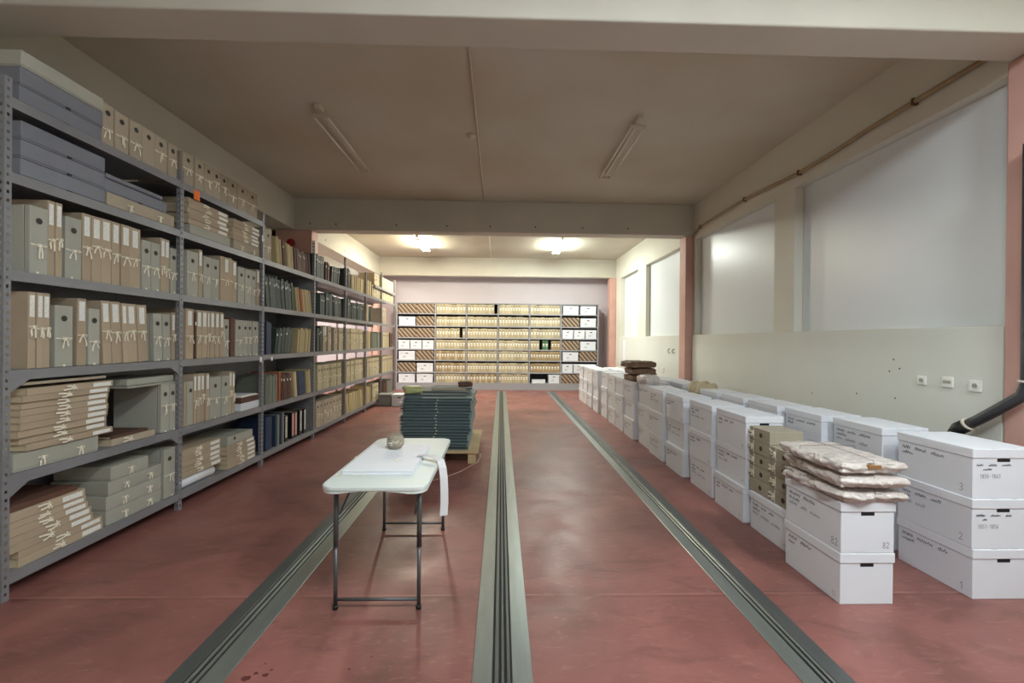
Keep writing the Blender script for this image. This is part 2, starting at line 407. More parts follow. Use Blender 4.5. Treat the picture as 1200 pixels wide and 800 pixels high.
# ------------------------------------------------------------------ files: local +X is the spine, base at z=0, depth to -X
def closed_box(b, w, h, d, m, fine=True):
    hw = w / 2
    if fine:
        b.bbox(-.034, 0, -hw, hw, 0, h, m, .0025); b.bbox(-d, -.0365, -hw, hw, 0, h, m, .0025)
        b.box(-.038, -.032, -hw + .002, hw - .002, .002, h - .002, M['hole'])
    else: b.box(-d, 0, -hw, hw, 0, h, m)
def case_binder(b, w, h, d, m, fine=True, page=None):
    hw = w / 2; t = .0035 if w > .02 else .0018
    if fine:
        b.bbox(-.006, 0, -hw, hw, 0, h, m, .0018)
        b.box(-d, -.0062, -hw, -hw + t, 0, h, m); b.box(-d, -.0062, hw - t, hw, 0, h, m)
    else:
        b.box(-.005, 0, -hw, hw, 0, h, m); b.box(-d, -.005, -hw, -hw + t, 0, h, m); b.box(-d, -.005, hw - t, hw, 0, h, m)
    b.box(-d + .006, -.0065, -hw + t + .0002, hw - t - .0002, .003, h - .006, page or M['paper'])
def disc(r, m, par, loc, name='finger_hole'):
    b = MB(); X = Matrix.Rotation(PI / 2, 4, 'Y')
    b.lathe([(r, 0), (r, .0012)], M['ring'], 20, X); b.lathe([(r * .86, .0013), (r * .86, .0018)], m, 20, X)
    return b.build(name, par, loc)
DISC = []
def add_hole(par, h, w):
    r = min(.021, w * .31)
    if not DISC: o = disc(.017, M['hole'], par, None); DISC.append(o.data)
    else: o = meshobj('finger_hole', DISC[0], par)
    o.location = (.0, 0, h * .79); o.scale = (1, r / .017, r / .017)
def add_label(par, w, h, m=None, z0=.155, z1=.02, y=0.0, frac=.62):
    b = MB(); lw = min(w * frac, .05); b.box(.0003, .0012, y - lw / 2, y + lw / 2, h - z0, h - z1, m or M['label']); b.build('spine_label', par)

KIND = {  # code: (name, category, words, material, form)
 'h': ('box_file', 'box file', 'grey box file with hole', 'grey', 'box'),
 'T': ('box_file', 'box file', 'tan box file with tie', 'tan', 'box'),
 'H': ('box_file', 'box file', 'buff box file with hole', 'tan', 'box'),
 'c': ('box_file', 'box file', 'cream box file with tie', 'cream', 'box'),
 'b': ('document_binder', 'binder', 'brown binder with white label', 'brown', 'case'),
 'r': ('bound_volume', 'bound volume', 'dark brown bound volume', 'dbrown', 'case'),
 's': ('document_binder', 'binder', 'slim tan unlabelled binder', 'tan', 'case'),
 't': ('paper_folder', 'folder', 'slim buff folder', 'leaf', 'case'),
 'o': ('paper_folder', 'folder', 'slim orange folder', 'orange', 'case'),
 'k': ('bound_volume', 'bound volume', 'dark green bound volume', 'dark', 'case'),
 'n': ('bound_volume', 'bound volume', 'navy blue bound volume', 'navy', 'case'),
 'g': ('bound_volume', 'bound volume', 'grey-green bound volume', 'gslim', 'case'),
 'w': ('lever_arch_file', 'binder', 'black file with printed white spine', 'black', 'case'),
 'm': ('lever_arch_file', 'binder', 'black file with red spine label', 'black', 'case'),
}
def make_file(k, w, h, d, bay):
    nm, cat, words, mk, form = KIND[k]
    fine = bay <= 2
    b = MB()
    (closed_box if form == 'box' else case_binder)(b, w, h, d, M[mk], fine)
    o = b.build(nm); o['category'] = cat
    if k in 'hTHc':
        add_hole(o, h, w)
        if w > .03 and bay < 7 and rnd.random() < .93: add_tie(o, w, h, k == 'h' and bay <= 3)
    elif k == 'b':
        add_label(o, w, h)
        if w > .03: add_tie(o, w, h, False)
    elif k == 's' and w > .03: add_tie(o, w, h, False)
    elif k == 'w': add_label(o, w, h, M['blab'], h * .85, .02, 0, .85)
    elif k == 'm': add_label(o, w, h, M['redlab'], h * .9, .02, 0, .85)
    elif k in 'kr' and bay <= 5 and rnd.random() < .45: add_label(o, w, h, M['label'], h * .28, h * .2, 0, .5)
    return o
BAY = ['', 'near bay', 'second bay', 'third bay', 'fourth bay', 'fifth bay', 'sixth bay', 'end bay']
SHELF = {0: 'top shelf', 1: 'fifth shelf up', 2: 'fourth shelf up', 3: 'third shelf up', 4: 'second shelf up', 5: 'bottom shelf'}
LZ = [2.955, 2.515, 1.94, 1.35, .73, .15]
POST = [2.56, 3.915, 5.235, 6.66, 7.98, 9.17, 10.36, 11.62]
FX = -2.905
WID = {'c': (.085, .115), 'H': (.11, .15), 'k': (.03, .055), 't': (.022, .034), 'r': (.035, .06), 'g': (.03, .05), 'n': (.04, .09), 'o': (.028, .04),
       'w': (.07, .085), 'm': (.07, .085), 'h': (.08, .12), 'T': (.08, .12), 'b': (.05, .08), 's': (.02, .03)}
CELLS = {
  (1,0): [("T",3.18,3.276,0.31,0),("T",3.284,3.402,0.3,0),("T",3.409,3.521,0.3,0),("T",3.525,3.648,0.3,0),("T",3.653,3.786,0.3,0),("T",3.796,3.924,0.3,0)],
  (1,2): [("h",2.702,2.809,0.42,0),("b",2.812,2.856,0.485,0),("b",2.859,2.902,0.485,0),("h",2.919,3.029,0.415,0),("b",3.035,3.1,0.47,0),("b",3.103,3.175,0.47,0),("b",3.181,3.263,0.475,0),("b",3.267,3.335,0.475,0),("b",3.339,3.418,0.475,0),("b",3.422,3.521,0.475,0),("h",3.525,3.61,0.4,0),("h",3.614,3.707,0.4,0),("b",3.712,3.763,0.46,0),("b",3.767,3.82,0.46,0),("h",3.825,3.934,0.4,0)],
  (1,3): [("b",2.701,2.745,0.475,0),("b",2.747,2.785,0.475,0),("b",2.787,2.831,0.475,0),("h",2.857,2.974,0.405,0),("b",3.009,3.076,0.465,0),("h",3.083,3.166,0.4,0),("b",3.206,3.275,0.465,-3.0),("b",3.279,3.362,0.465,-3.0),("b",3.366,3.411,0.46,-3.0),("b",3.415,3.502,0.46,-3.0),("b",3.506,3.602,0.46,-3.0),("h",3.654,3.745,0.4,-2.0),("h",3.749,3.83,0.4,-2.0),("b",3.85,3.93,0.42,0)],
  (1,4): [("h",3.732,3.822,0.415,0),("h",3.826,3.906,0.415,0)],
  (1,5): [("h",3.765,3.932,0.425,0)],
  (2,0): [("T",3.966,4.107,0.3,0),("T",4.113,4.235,0.3,0),("T",4.241,4.358,0.3,0),("T",4.364,4.482,0.3,0),("T",4.489,4.592,0.3,0),("T",4.599,4.761,0.3,0),("T",4.768,4.942,0.3,0),("T",4.95,5.156,0.3,0),("T",5.21,5.294,0.29,0)],
  (2,2): [("h",4.019,4.163,0.42,0),("b",4.175,4.228,0.46,0),("h",4.246,4.357,0.41,0),("h",4.363,4.48,0.41,0),("b",4.487,4.684,0.46,0),("b",4.691,4.766,0.45,0),("h",4.789,4.907,0.4,0),("h",4.915,5.039,0.4,0),("h",5.048,5.134,0.4,0),("b",5.143,5.206,0.43,0),("h",5.215,5.299,0.41,0)],
  (2,3): [("b",4.014,4.113,0.47,0),("r",4.124,4.152,0.44,0),("b",4.158,4.228,0.465,0),("b",4.234,4.307,0.465,0),("b",4.313,4.344,0.465,0),("b",4.351,4.415,0.465,0),("b",4.421,4.481,0.465,0),("b",4.487,4.548,0.465,0),("h",4.555,4.647,0.4,0),("r",4.662,4.735,0.42,0),("h",4.75,4.89,0.4,0),("h",4.898,4.98,0.4,0),("h",4.988,5.064,0.4,0),("h",5.073,5.178,0.4,0),("h",5.196,5.307,0.4,0)],
  (2,4): [("s",3.999,4.02,0.41,0),("s",4.026,4.042,0.41,0),("h",4.053,4.119,0.41,0),("b",4.125,4.165,0.47,0),("b",4.17,4.223,0.47,0),("b",4.229,4.277,0.47,0),("b",4.283,4.332,0.47,0),("h",4.345,4.515,0.42,0),("h",4.528,4.655,0.42,0),("b",4.662,4.706,0.46,0),("b",4.713,4.758,0.45,0)],
  (2,5): [("h",5.213,5.333,0.425,0)],
  (3,1): [("H",5.328,5.589,0.4,0),("t",5.61,5.762,0.36,-8.0),("r",5.762,5.876,0.34,-8.0),("t",5.876,6.093,0.33,-8.0),("r",6.093,6.61,0.32,-8.0)],
  (3,2): [("k",5.375,6.103,0.4,-8.0),("t",6.154,6.257,0.36,-12.0),("o",6.257,6.338,0.33,-12.0),("t",6.365,6.65,0.36,-12.0)],
  (3,3): [("n",5.364,5.523,0.43,0),("k",5.564,6.063,0.36,10.0),("t",6.164,6.631,0.36,7.0)],
  (3,4): [("g",5.354,5.637,0.37,0),("o",5.68,5.734,0.38,0),("r",5.768,6.073,0.36,-7.0),("t",6.098,6.2,0.37,-7.0),("n",6.2,6.469,0.36,-7.0),("t",6.469,6.673,0.36,-7.0)],
  (3,5): [("n",5.362,5.582,0.42,0),("n",5.593,5.646,0.4,0),("g",5.656,5.71,0.4,0),("n",5.721,5.765,0.41,0),("g",5.777,5.822,0.41,0),("w",5.844,5.985,0.36,0),("m",6.034,6.209,0.37,0),("w",6.262,6.369,0.37,0),("w",6.396,6.508,0.37,0)],
  (4,1): [("k",6.792,7.085,0.38,0),("r",7.12,7.332,0.33,0),("k",7.368,7.797,0.3,10.0)],
  (4,2): [("k",6.931,7.131,0.34,0),("k",7.165,7.454,0.4,0),("k",7.492,7.893,0.36,-5.0)],
  (4,3): [("k",6.814,7.041,0.4,0),("b",7.074,7.212,0.42,0),("H",7.247,7.467,0.42,0),("H",7.505,7.7,0.41,0),("c",7.74,7.991,0.41,0)],
  (4,4): [("c",6.857,8.005,0.4,0)],
  (4,5): [("H",6.805,8.018,0.4,0)],
  (5,1): [("k",8.074,8.278,0.38,0),("t",8.325,9.097,0.3,5.0)],
  (5,2): [("k",8.154,8.339,0.4,0),("k",8.386,9.112,0.34,-3.0)],
  (5,3): [("c",8.123,9.156,0.41,0)],
  (5,4): [("c",8.115,9.201,0.4,0)],
  (5,5): [("t",8.15,9.102,0.38,-10.0)],
  (6,1): [("t",9.299,9.634,0.33,0),("c",9.698,10.347,0.27,0)],
  (6,2): [("t",9.314,9.403,0.38,0),("k",9.464,9.65,0.36,0)],
  (6,3): [("t",9.33,9.603,0.38,0),("g",9.666,10.345,0.38,0)],
  (6,4): [("c",9.346,10.4,0.4,0)],
  (6,5): [("t",9.361,9.636,0.38,0),("c",9.731,10.308,0.38,0)],
  (7,1): [("c",10.495,11.572,0.27,0)],
  (7,2): [("H",10.55,10.862,0.38,0)],
  (7,3): [("c",10.568,11.213,0.38,0),("r",11.256,11.52,0.38,0)],
  (7,4): [("c",10.549,11.632,0.4,0)],
  (7,5): [("r",10.605,10.918,0.36,0),("g",11.0,11.515,0.36,-8.0)],
}
# one steel rack run with all its boards and posts
rack = tag(empty('steel_shelving', (-3.2, 0, 0)), 'long grey perforated steel shelving run against the wall, packed with files', 'shelving')
S = M['steel']
def post(x, y, z1, side):
    b = MB(); pitch = .05; n = int(z1 / pitch); w = .038; t = .002; sx = 1 if side else -1
    # slotted angle: one flange across the aisle face, one along the shelf end
    y0, y1 = y, y + w
    b.box(x - t, x, y0, y0 + .012, 0, z1, S); b.box(x - t, x, y1 - .012, y1, 0, z1, S)
    xa, xb = (x - w, x - t) if side else (x, x + w)
    b.box(xa, xa + .012, y0, y0 + t, 0, z1, S); b.box(xb - .012, xb, y0, y0 + t, 0, z1, S)
    for i in range(n + 1):
        z = i * pitch; zb = min(z + .032, z1)
        if zb <= z: continue
        b.box(x - t + .0001, x - .0001, y0 + .012, y1 - .012, z, zb, S)
        b.box(xa + .012, xb - .012, y0 + .0001, y0 + t - .0001, z, zb, S)
    b.build('post', rack, (3.2, 0, 0))
for i, y in enumerate(POST):
    zt = 3.06 if i < 5 else (2.98 if i < 6 else 3.16)
    post(-2.878, y - .019, zt, True)
    post(-3.50, y - .019, min(zt, 2.98), False)
def board(y0, y1, z):
    b = MB(); a, c = y0 + .004, y1 - .004; lip = .062
    b.box(-3.455, -2.9205, a + .02, c - .02, z - .0035, z - .0008, S)
    b.box(-2.8965, -2.8805, a - .0, c + .0, z - lip, z - .0008, S)
    b.box(-2.9205, -2.8966, a + .042, c - .022, z - .0035, z - .0008, S)
    b.box(-3.470, -3.456, a, c, z - lip, z - .0008, S)
    b.build('shelf_board', rack, (3.2, 0, 0))
for i in range(7):
    for lv, z in enumerate(LZ):
        if lv == 0 and i > 1: continue
        board(POST[i], POST[i + 1], z)
board(9.79, POST[7], 2.80)
# gusset plates at the corners of the near post
for z in (LZ[4], LZ[3]):
    for (y0, dy) in ((POST[0] + .022, 1), (POST[1] - .022, -1)):
        b = MB(); x = -2.8795
        b.poly([(x, y0, z - .062), (x, y0 + dy * .10, z - .062), (x, y0, z - .13)], S); b.poly([(x - .0015, y0, z - .062), (x - .0015, y0 + dy * .10, z - .062), (x - .0015, y0, z - .13)][::-1], S)
        b.build('gusset', rack, (3.2, 0, 0))
# X braces at the back of the second and third bays
for (a, c) in ((POST[2], POST[3]), (POST[0], POST[1])):
    b = MB(); b.ribbon([(-3.505, a, .3), (-3.505, c, 2.3)], .02, S, (0, 0, 1), .002); b.ribbon([(-3.508, a, 2.3), (-3.508, c, .3)], .02, S, (0, 0, 1), .002)
    b.build('cross_brace', rack, (3.2, 0, 0))
for i in range(3):
    b = MB(); b.box(-3.4545, -3.4525, POST[i] + .004, POST[i + 1] - .004, .05, 2.94 if i < 2 else 2.50, S); b.build('back_panel', rack, (3.2, 0, 0))
b = MB(); b.box(-3.452, -2.922, POST[3] - .0208, POST[3] - .0195, .05, 2.50, S); b.build('side_panel', rack, (3.2, 0, 0))
# small tags on the shelf lips
for (y, z, m, w, h) in ((5.17, 1.30, 'white', .05, .06), (5.42, 1.30, 'white', .04, .05), (4.06, 2.90, 'otag', .08, .09), (5.20, 2.76, 'white', .055, .075)):
    b = MB(); b.box(-2.8795, -2.8785, y, y + w, z - h * .6, z + h * .4, M[m]); b.build('shelf_tag', rack, (3.2, 0, 0))

usedlab = {}
def put(o, label):
    o['label'] = label
for (bay, lv), items in CELLS.items():
    lo, hi = POST[bay - 1] + .004, POST[bay] - .0225
    base = LZ[lv]; n = 0; prev = lo; pt = 0.0
    shelf = 'top shelf' if (bay > 2 and lv == 1) else SHELF[lv]
    for (k, a, c, h, ang) in items:
        a, c = max(a, lo), min(c, hi)
        if bay >= 3 and (c - a) > WID[k][1] * 1.15:     # a run of them
            th = math.radians(abs(ang)); over = h * math.sin(th); y = max(a, prev + .002); end = c
            if ang < 0: y = max(y, prev + .002 + h * max(0, math.tan(th) - pt))
            if ang > 0: end -= over
            ws = []
            while y < end - .02:
                hh = h * rnd.uniform(.9, 1.0) if k in 'krgnt' else h * rnd.uniform(.985, 1.0)
                w = rnd.uniform(*WID[k]); foot = w / math.cos(th) + .0015
                if y + foot > end: break
                ws.append((y, w, hh)); y += foot
        else:
            w0 = c - a; a = max(a, prev + .0015); w0 = c - a
            if w0 < .008: continue
            ws = [(a, (w0) * math.cos(math.radians(ang)) - .001, h)]
        for (y, w, hh) in ws:
            n += 1; d = .40 if KIND[k][4] == 'box' else .36
            o = make_file(k, w, hh, d, bay)
            th = math.radians(ang); dx = rnd.uniform(-.012, .0) if bay > 1 or k != 'h' else rnd.uniform(-.004, 0)
            # pivot on the lower corner: toward -Y for ang<0
            if ang < 0: o.location = (FX + dx, y + w / 2 * math.cos(th), base + .0004 + w / 2 * math.sin(-th)); o.rotation_euler = (-th, 0, 0)
            elif ang > 0: o.location = (FX + dx, y + w / 2 * math.cos(th) , base + .0004 + w / 2 * math.sin(th)); o.rotation_euler = (-th, 0, 0)
            else: o.location = (FX + dx, y + w / 2, base + .0004)
            lean = ' leaning' if abs(ang) > 4 else ''
            put(o, '%s%s, %s in row from near post, %s, %s' % (KIND[k][2], '', ORD[n], shelf, BAY[bay]) if not lean else
                '%s leaning, %s from near post, %s, %s' % (KIND[k][2], ORD[n], shelf, BAY[bay]))
            o['group'] = 'files standing on the %s of the %s' % (shelf, BAY[bay])
            prev = y + w / math.cos(th); pt = math.tan(-th) if ang < 0 else 0.0
# upper tier over the end bay
y = 9.83; n = 0
while y < 11.5:
    w = rnd.uniform(.1, .14)
    if y < 10.384 and y + w > 10.335: y = 10.40
    n += 1; o = make_file('c', w, .27, .36, 6); o.location = (FX - .005, y + w / 2, 2.8004)
    put(o, 'cream box file, %s in row from near post, raised shelf over the end bay' % ORD[n]); o['group'] = 'files on the raised shelf'; y += w + .003

# ------------------------------------------------------------------ things lying flat on the racks
def flat_binder(k, th, L, d, y0, z, x, label, fine=True):
    o = make_file(k, th, L, d, 1 if fine else 3)
    o.rotation_euler = (-PI / 2, 0, rnd.uniform(-.006, .006)); o.location = (x, y0, z + th / 2 + .0004); put(o, label); return o
def flat_pile(y0, y1, z, n, th, k, where, words, xj=.012, start=0, yj=.02, grp=None):
    zz = z
    for i in range(n):
        t = th * rnd.uniform(.92, 1.06)
        o = flat_binder(k, t, (y1 - y0) - .02, .36, y0 + rnd.uniform(0, yj), zz, FX + rnd.uniform(-xj, xj * .3) + .004,
                        '%s lying flat, %s up in %s' % (words, ORD[start + i + 1], where)); o['group'] = grp or ('binders lying in the ' + where)
        zz += t + .001
    return zz
def portfolio(y0, y1, z, h, m, label, x=FX, d=.42, tab=True, tie=False, name='document_case'):
    L = y1 - y0; b = MB()
    b.bbox(-d + .003, -.003, .003, L - .003, 0, h * .09, m, .001); b.bbox(-d, 0, 0, L, h * .09 + .001, h - .002, m, .003)
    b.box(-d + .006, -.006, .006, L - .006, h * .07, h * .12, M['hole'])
    o = b.build(name, None, (x, y0, z + .0004)); tag(o, label, 'storage box', 'document cases lying on the racks')
    if tab:
        b = MB(); b.bbox(-.001, .007, L * .5, L * .5 + .028, .001, .012, M['black'], .001); b.build('pull_tab', o)
    if tie:
        for f in ((.3, .75) if L > .4 else (.5,)):
            t = tie_mesh(.05, h, rnd.random(), False, .8).build('tape_tie', o); t.location = (0, L * f, 0)
    return o
so = M['solander']
portfolio(2.64, 3.17, 2.955, .108, so, 'blue-grey storage case, bottom of pile on top shelf, near bay')
portfolio(2.645, 3.18, 3.065, .112, so, 'blue-grey storage case, middle of pile on top shelf, near bay')
portfolio(2.65, 3.18, 3.180, .10, M['grey'], 'pale beige storage box topping the pile on top shelf, near bay', tab=False)
for i, z in enumerate((2.515, 2.629, 2.743)):
    portfolio(2.648 + .002 * i, 3.197, z, .112, so, 'blue-grey flat case, %s of three on fifth shelf up, near bay' % ('lowest', 'middle', 'highest')[i])
portfolio(3.215, 3.86, 2.515, .105, M['tan'], 'tan tied box under blue-grey cases on fifth shelf up, near bay', tab=False, tie=True)
portfolio(3.215, 3.80, 2.622, .10, so, 'blue-grey case on the tan tied box on fifth shelf up', x=FX - .02)
portfolio(3.215, 3.74, 2.724, .035, so, 'thin blue-grey lid topping the tan tied box pile, fifth shelf up', x=FX - .01, tab=False, name='thin_case')
# second shelf up, near bay
portfolio(2.62, 3.16, .73, .112, M['grey'], 'grey box under the binders on second shelf up, near bay', tab=False, tie=True)
flat_pile(2.64, 3.24, .845, 9, .0425, 'b', 'pile on second shelf up, near bay', 'brown labelled binder', .03, yj=.05)
flat_binder('s', .018, .55, .36, 2.66, 1.249, FX + .004, 'thin pale binder topping the near pile on second shelf up')['group'] = 'binders lying in the pile on second shelf up, near bay'
flat_binder('s', .05, .40, .34, 3.265, .73, FX - .002, 'tan binder lying low beside the grey box file on second shelf up')
flat_binder('r', .02, .34, .32, 3.27, .782, FX - .012, 'thin dark brown volume lying on a tan binder, second shelf up')
portfolio(3.40, 3.89, 1.1465, .016, M['grey'], 'thin grey board lying over box files on second shelf up', tab=False, x=FX - .002, name='grey_board')
portfolio(3.42, 3.89, 1.164, .055, M['grey'], 'shallow grey box resting on a board over the box files', tab=False, x=FX - .02)
# bottom shelf, near bay
zz = .15
for i, (a, t) in enumerate(((2.645, .052), (2.65, .045), (2.60, .048), (2.60, .05), (2.595, .046), (2.60, .04), (2.60, .055))):
    L = (3.195, 3.19, 3.12, 3.11, 3.08, 3.07, 3.06)[i] - a
    flat_binder('b', t, L, .36, a, zz, FX + .004 - .004 * (i % 2), 'brown labelled binder lying flat, %s up in pile, bottom shelf, near bay' % ORD[i + 1])['group'] = 'binders lying in the near pile on the bottom shelf'
    zz += t + .001
flat_binder('r', .035, .42, .34, 2.60, zz, FX - .01, 'dark brown volume topping the pile on the bottom shelf, near bay')
zz = .15
for i, (a, c, t, nm) in enumerate(((3.225, 3.735, .108, 'lowest'), (3.225, 3.735, .108, 'second'), (3.24, 3.735, .105, 'third'), (3.26, 3.60, .105, 'topmost'))):
    portfolio(a, c, zz, t, M['grey'], 'taupe-grey tied box lying flat, %s of four on the bottom shelf' % nm, tab=False, tie=True); zz += t + .001
# second bay: fifth shelf
portfolio(4.05, 4.64, 2.515, .10, M['grey'], 'grey box under the binder pile on fifth shelf up, second bay', tab=False)
flat_pile(4.02, 4.62, 2.617, 5, .047, 'b', 'first pile, fifth shelf up, second bay', 'brown labelled binder')
portfolio(4.70, 5.19, 2.515, .11, M['tan'], 'tan box under binders on fifth shelf up, second bay', tab=False, tie=True)
flat_pile(4.68, 5.20, 2.627, 5, .042, 'b', 'second pile, fifth shelf up, second bay', 'brown labelled binder')
# second bay: second shelf
portfolio(4.85, 5.21, .73, .085, M['carton'], 'shallow pale grey box lying on second shelf up, second bay', tab=False, d=.34)
portfolio(4.855, 5.20, .8165, .065, M['dbrown'], 'brown box between pale box and papers, second shelf up', tab=False, d=.33)
b = MB()
for i in range(4): b.box(-.32 + .01 * i, 0 - .006 * i, .01 * i, .34 - .006 * i, .004 * i, .004 * i + .0035, M['white'] if i % 2 else M['tape'])
tag(b.build('loose_papers', None, (FX, 4.855, .8822)), 'loose papers lying on the brown box, second shelf up, second bay', 'papers')
# second bay: bottom shelf
b = MB(); b.tube([(0, 0, .052), (0, .48, .052)], .05, M['white'], 20); b.tube([(0, -.004, .052), (0, -.001, .052)], .034, M['dbrown'], 16)
tag(b.build('paper_roll', None, (FX - .06, 3.96, .1505)), 'white paper roll under the first binder pile, bottom shelf, second bay', 'roll')
b = MB(); b.bbox(-.30, 0, 0, .5, 0, .1045, M['grey'], .004)
tag(b.build('document_case', None, (FX - .125, 3.965, .1504)), 'low grey case behind the white paper roll on the bottom shelf', 'storage box')
flat_pile(3.95, 4.52, .2565, 5, .05, 'b', 'first pile, bottom shelf, second bay', 'brown labelled binder')
z2 = flat_pile(4.60, 5.14, .15, 5, .05, 'b', 'second pile, bottom shelf, second bay', 'brown labelled binder')
o = portfolio(4.62, 5.08, z2, .095, M['grey'], 'grey box with round hole topping second pile, bottom shelf', tab=False)
add_hole(o, .1, .06); o.children[-1].location = (.001, .12, .06)
# ------------------------------------------------------------------ back wall shelving
FYB = 13.38
BX = [-3.254, -2.06, -1.089, -.10, .892, 1.883, 3.05]
BZs = [.217, .554, .929, 1.27, 1.63, 2.0, 2.386]
brk = tag(empty('steel_shelving', (-.1, FYB, 0)), 'pale grey shelving filling the back wall, lined with cream filing boxes', 'shelving')
ST = mat('pale_shelf_steel', rgb(160, 160, 166), 0.5, metal=0.1)
SB = mat('dark_shelf_back', rgb(60, 58, 60), 0.7)
off = (.1, -FYB, 0)
for i, x in enumerate(BX):
    b = MB(); b.box(x - .018, x + .018, FYB, FYB + .03, 0, 2.72, ST); b.box(x - .004, x + .004, FYB + .03, FYB + .42, 0, 2.72, SB); b.build('post', brk, off)
for i in range(6):
    for z in BZs + [2.72]:
        b = MB(); b.box(BX[i] + .0185, BX[i + 1] - .0185, FYB - .002, FYB + .018, z - .035, z - .001, ST); b.box(BX[i] + .005, BX[i + 1] - .005, FYB + .0305, FYB + .42, z - .006, z - .001, ST); b.build('shelf_board', brk, off)
    b = MB(); b.box(BX[i] + .0185, BX[i + 1] - .0185, FYB, FYB + .012, 0.0, .18, ST); b.build('plinth', brk, off)
    b = MB(); b.box(BX[i] + .005, BX[i + 1] - .005, FYB + .421, FYB + .43, 0, 2.72, SB); b.build('back_panel', brk, off)
ROWN = ['bottom row', 'second row up', 'third row up', 'fourth row up', 'fifth row up', 'sixth row up', 'top row']
BAYN = ['', 'first', 'second', 'third', 'fourth', 'fifth', 'sixth']    # counted from the window side
# three templates of filing box, with hole, title label and tape
def filing_template(m, nm='filing_box'):
    b = MB(); w, h, d = .088, .29, .34
    b.box(-.03, 0, -w / 2, w / 2, 0, h, m); b.box(-d, -.0315, -w / 2, w / 2, 0, h, m)
    o = b.build(nm)
    disc(.014, M['hole'], o, (0, 0, h * .8))
    t = MB(); t.box(.0002, .002, -w / 2, w / 2, h * .42, h * .45, M['tape']); t.box(.002, .010, -.012, .016, h * .40, h * .47, M['tape']); t.box(.002, .006, -.006, .004, h * .28, h * .40, M['tape']); t.build('tape_tie', o)
    l = MB(); l.box(.0003, .0015, -w * .3, w * .3, h * .52, h * .66, M['label']); l.build('spine_label', o)
    return o
TPL = {'c': (filing_template(M['cream']), 'cream filing box'), 'o': (filing_template(M['ochre']), 'ochre filing box'), 'g': (filing_template(M['green']), 'green filing box')}
used = set()
def place(o, loc, rz, scale=None):
    """first use moves the template itself, then copies of it and its parts"""
    if o.name not in used: used.add(o.name); c = o
    else:
        c = o.copy(); COL.objects.link(c)
        for ch in list(o.children):
            k = ch.copy(); COL.objects.link(k); k.parent = c
    c.location = loc; c.rotation_euler = (0, 0, rz)
    if scale: c.scale = scale
    return c
for bi in range(1, 5):
    bayno = 6 - bi
    for r in range(7):
        x = BX[bi] + .03; n = 0; end = BX[bi + 1] - .03; seq = []
        cnt = 10 if (r + bi) % 3 else 11
        if bi == 4 and r == 0: continue
        w = (end - x) / cnt
        for k in range(cnt):
            c = 'c'
            if bi == 4 and r in (1, 2): c = 'o'
            if bi == 4 and r == 3: c = 'cccggg.ooo.'[k] if k < 11 else '.'
            if bi == 1 and r in (1, 2): c = 'o' if (k * 7 + r) % 3 else 'c'
            if bi == 2 and r in (0,): c = 'o' if k % 2 else 'c'
            if bi == 1 and r == 4 and k in (8,): c = '.'
            if rnd.random() < .006: c = '.'
            if c == '.': continue
            sc = min(1.0, (w - .002) / .088)
            lab_k = cnt - k
            o = place(TPL[c][0], (x + w * (k + .5), FYB + rnd.uniform(.006, .022), BZs[r] + .0003), -PI / 2, (1, sc, rnd.uniform(.95, 1.02)))
            tag(o, '%s, %s from window side, %s, %s back-wall bay from windows' % (TPL[c][1], ORD[lab_k], ROWN[r], BAYN[bayno]), 'filing box', 'filing boxes in %s back-wall bay, %s' % (BAYN[bayno], ROWN[r]))

# ------------------------------------------------------------------ cartons
def stroke_word(b, x, z, s, n, r, m, fn, w=.0022):
    """a run of cursive strokes; fn(u, v) gives the 3-D point on the carton face"""
    pts = []; t = 0
    for i in range(n * 3 + 1):
        up = s * r.uniform(.35, 1.0) if i % 2 else -s * r.uniform(0, .25)
        pts.append((x + t, z + up)); t += s * r.uniform(.22, .42)
    P3 = [fn(u, v) for u, v in pts]
    return t, P3
def face_ribbon(b, P3, n, w, m):
    n = Vector(n)
    for p, q in zip(P3, P3[1:]):
        p, q = Vector(p), Vector(q); d = (q - p)
        if d.length < 1e-5: continue
        a = d.cross(n).normalized() * w / 2; e = d.normalized() * w * .3
        b.poly([p - a - e, p + a - e, q + a + e, q - a + e], m)
DIG = {'1': [[(.2, .75), (.5, 1), (.5, 0)]], '2': [[(.05, .8), (.3, 1), (.65, .85), (.55, .5), (.05, .02), (.8, .08)]], '3': [[(.05, .9), (.5, 1), (.65, .75), (.3, .52), (.7, .3), (.45, 0), (0, .08)]],
       '5': [[(.7, 1), (.15, 1), (.1, .6), (.6, .55), (.65, .15), (.3, 0), (0, .1)]], '6': [[(.6, 1), (.15, .6), (.05, .2), (.35, 0), (.65, .2), (.5, .48), (.1, .35)]], '8': [[(.38, .52), (.1, .68), (.12, .9), (.36, 1), (.6, .9), (.6, .68), (.38, .52), (.06, .34), (.06, .12), (.36, 0), (.66, .12), (.66, .34), (.38, .52)]],
       '-': [[(.1, .5), (.6, .5)]], '0': [[(.3, 0), (.05, .5), (.35, 1), (.65, .5), (.3, 0)]], '7': [[(.05, .95), (.7, 1), (.25, 0)]], '4': [[(.4, 1), (.05, .4), (.7, .4)], [(.55, .7), (.5, 0)]], '9': [[(.6, .7), (.3, .5), (.1, .75), (.4, 1), (.6, .7), (.5, 0)]]}
def write_digits(b, txt, x, z, s, m, fn, n, w=.0025):
    for ch in txt:
        for st in DIG.get(ch, []): face_ribbon(b, [fn(x + u * s * .62, z + v * s) for u, v in st], n, w, m)
        x += s * .62
def carton_slot(b, fn_box): pass
WCM = M['carton']
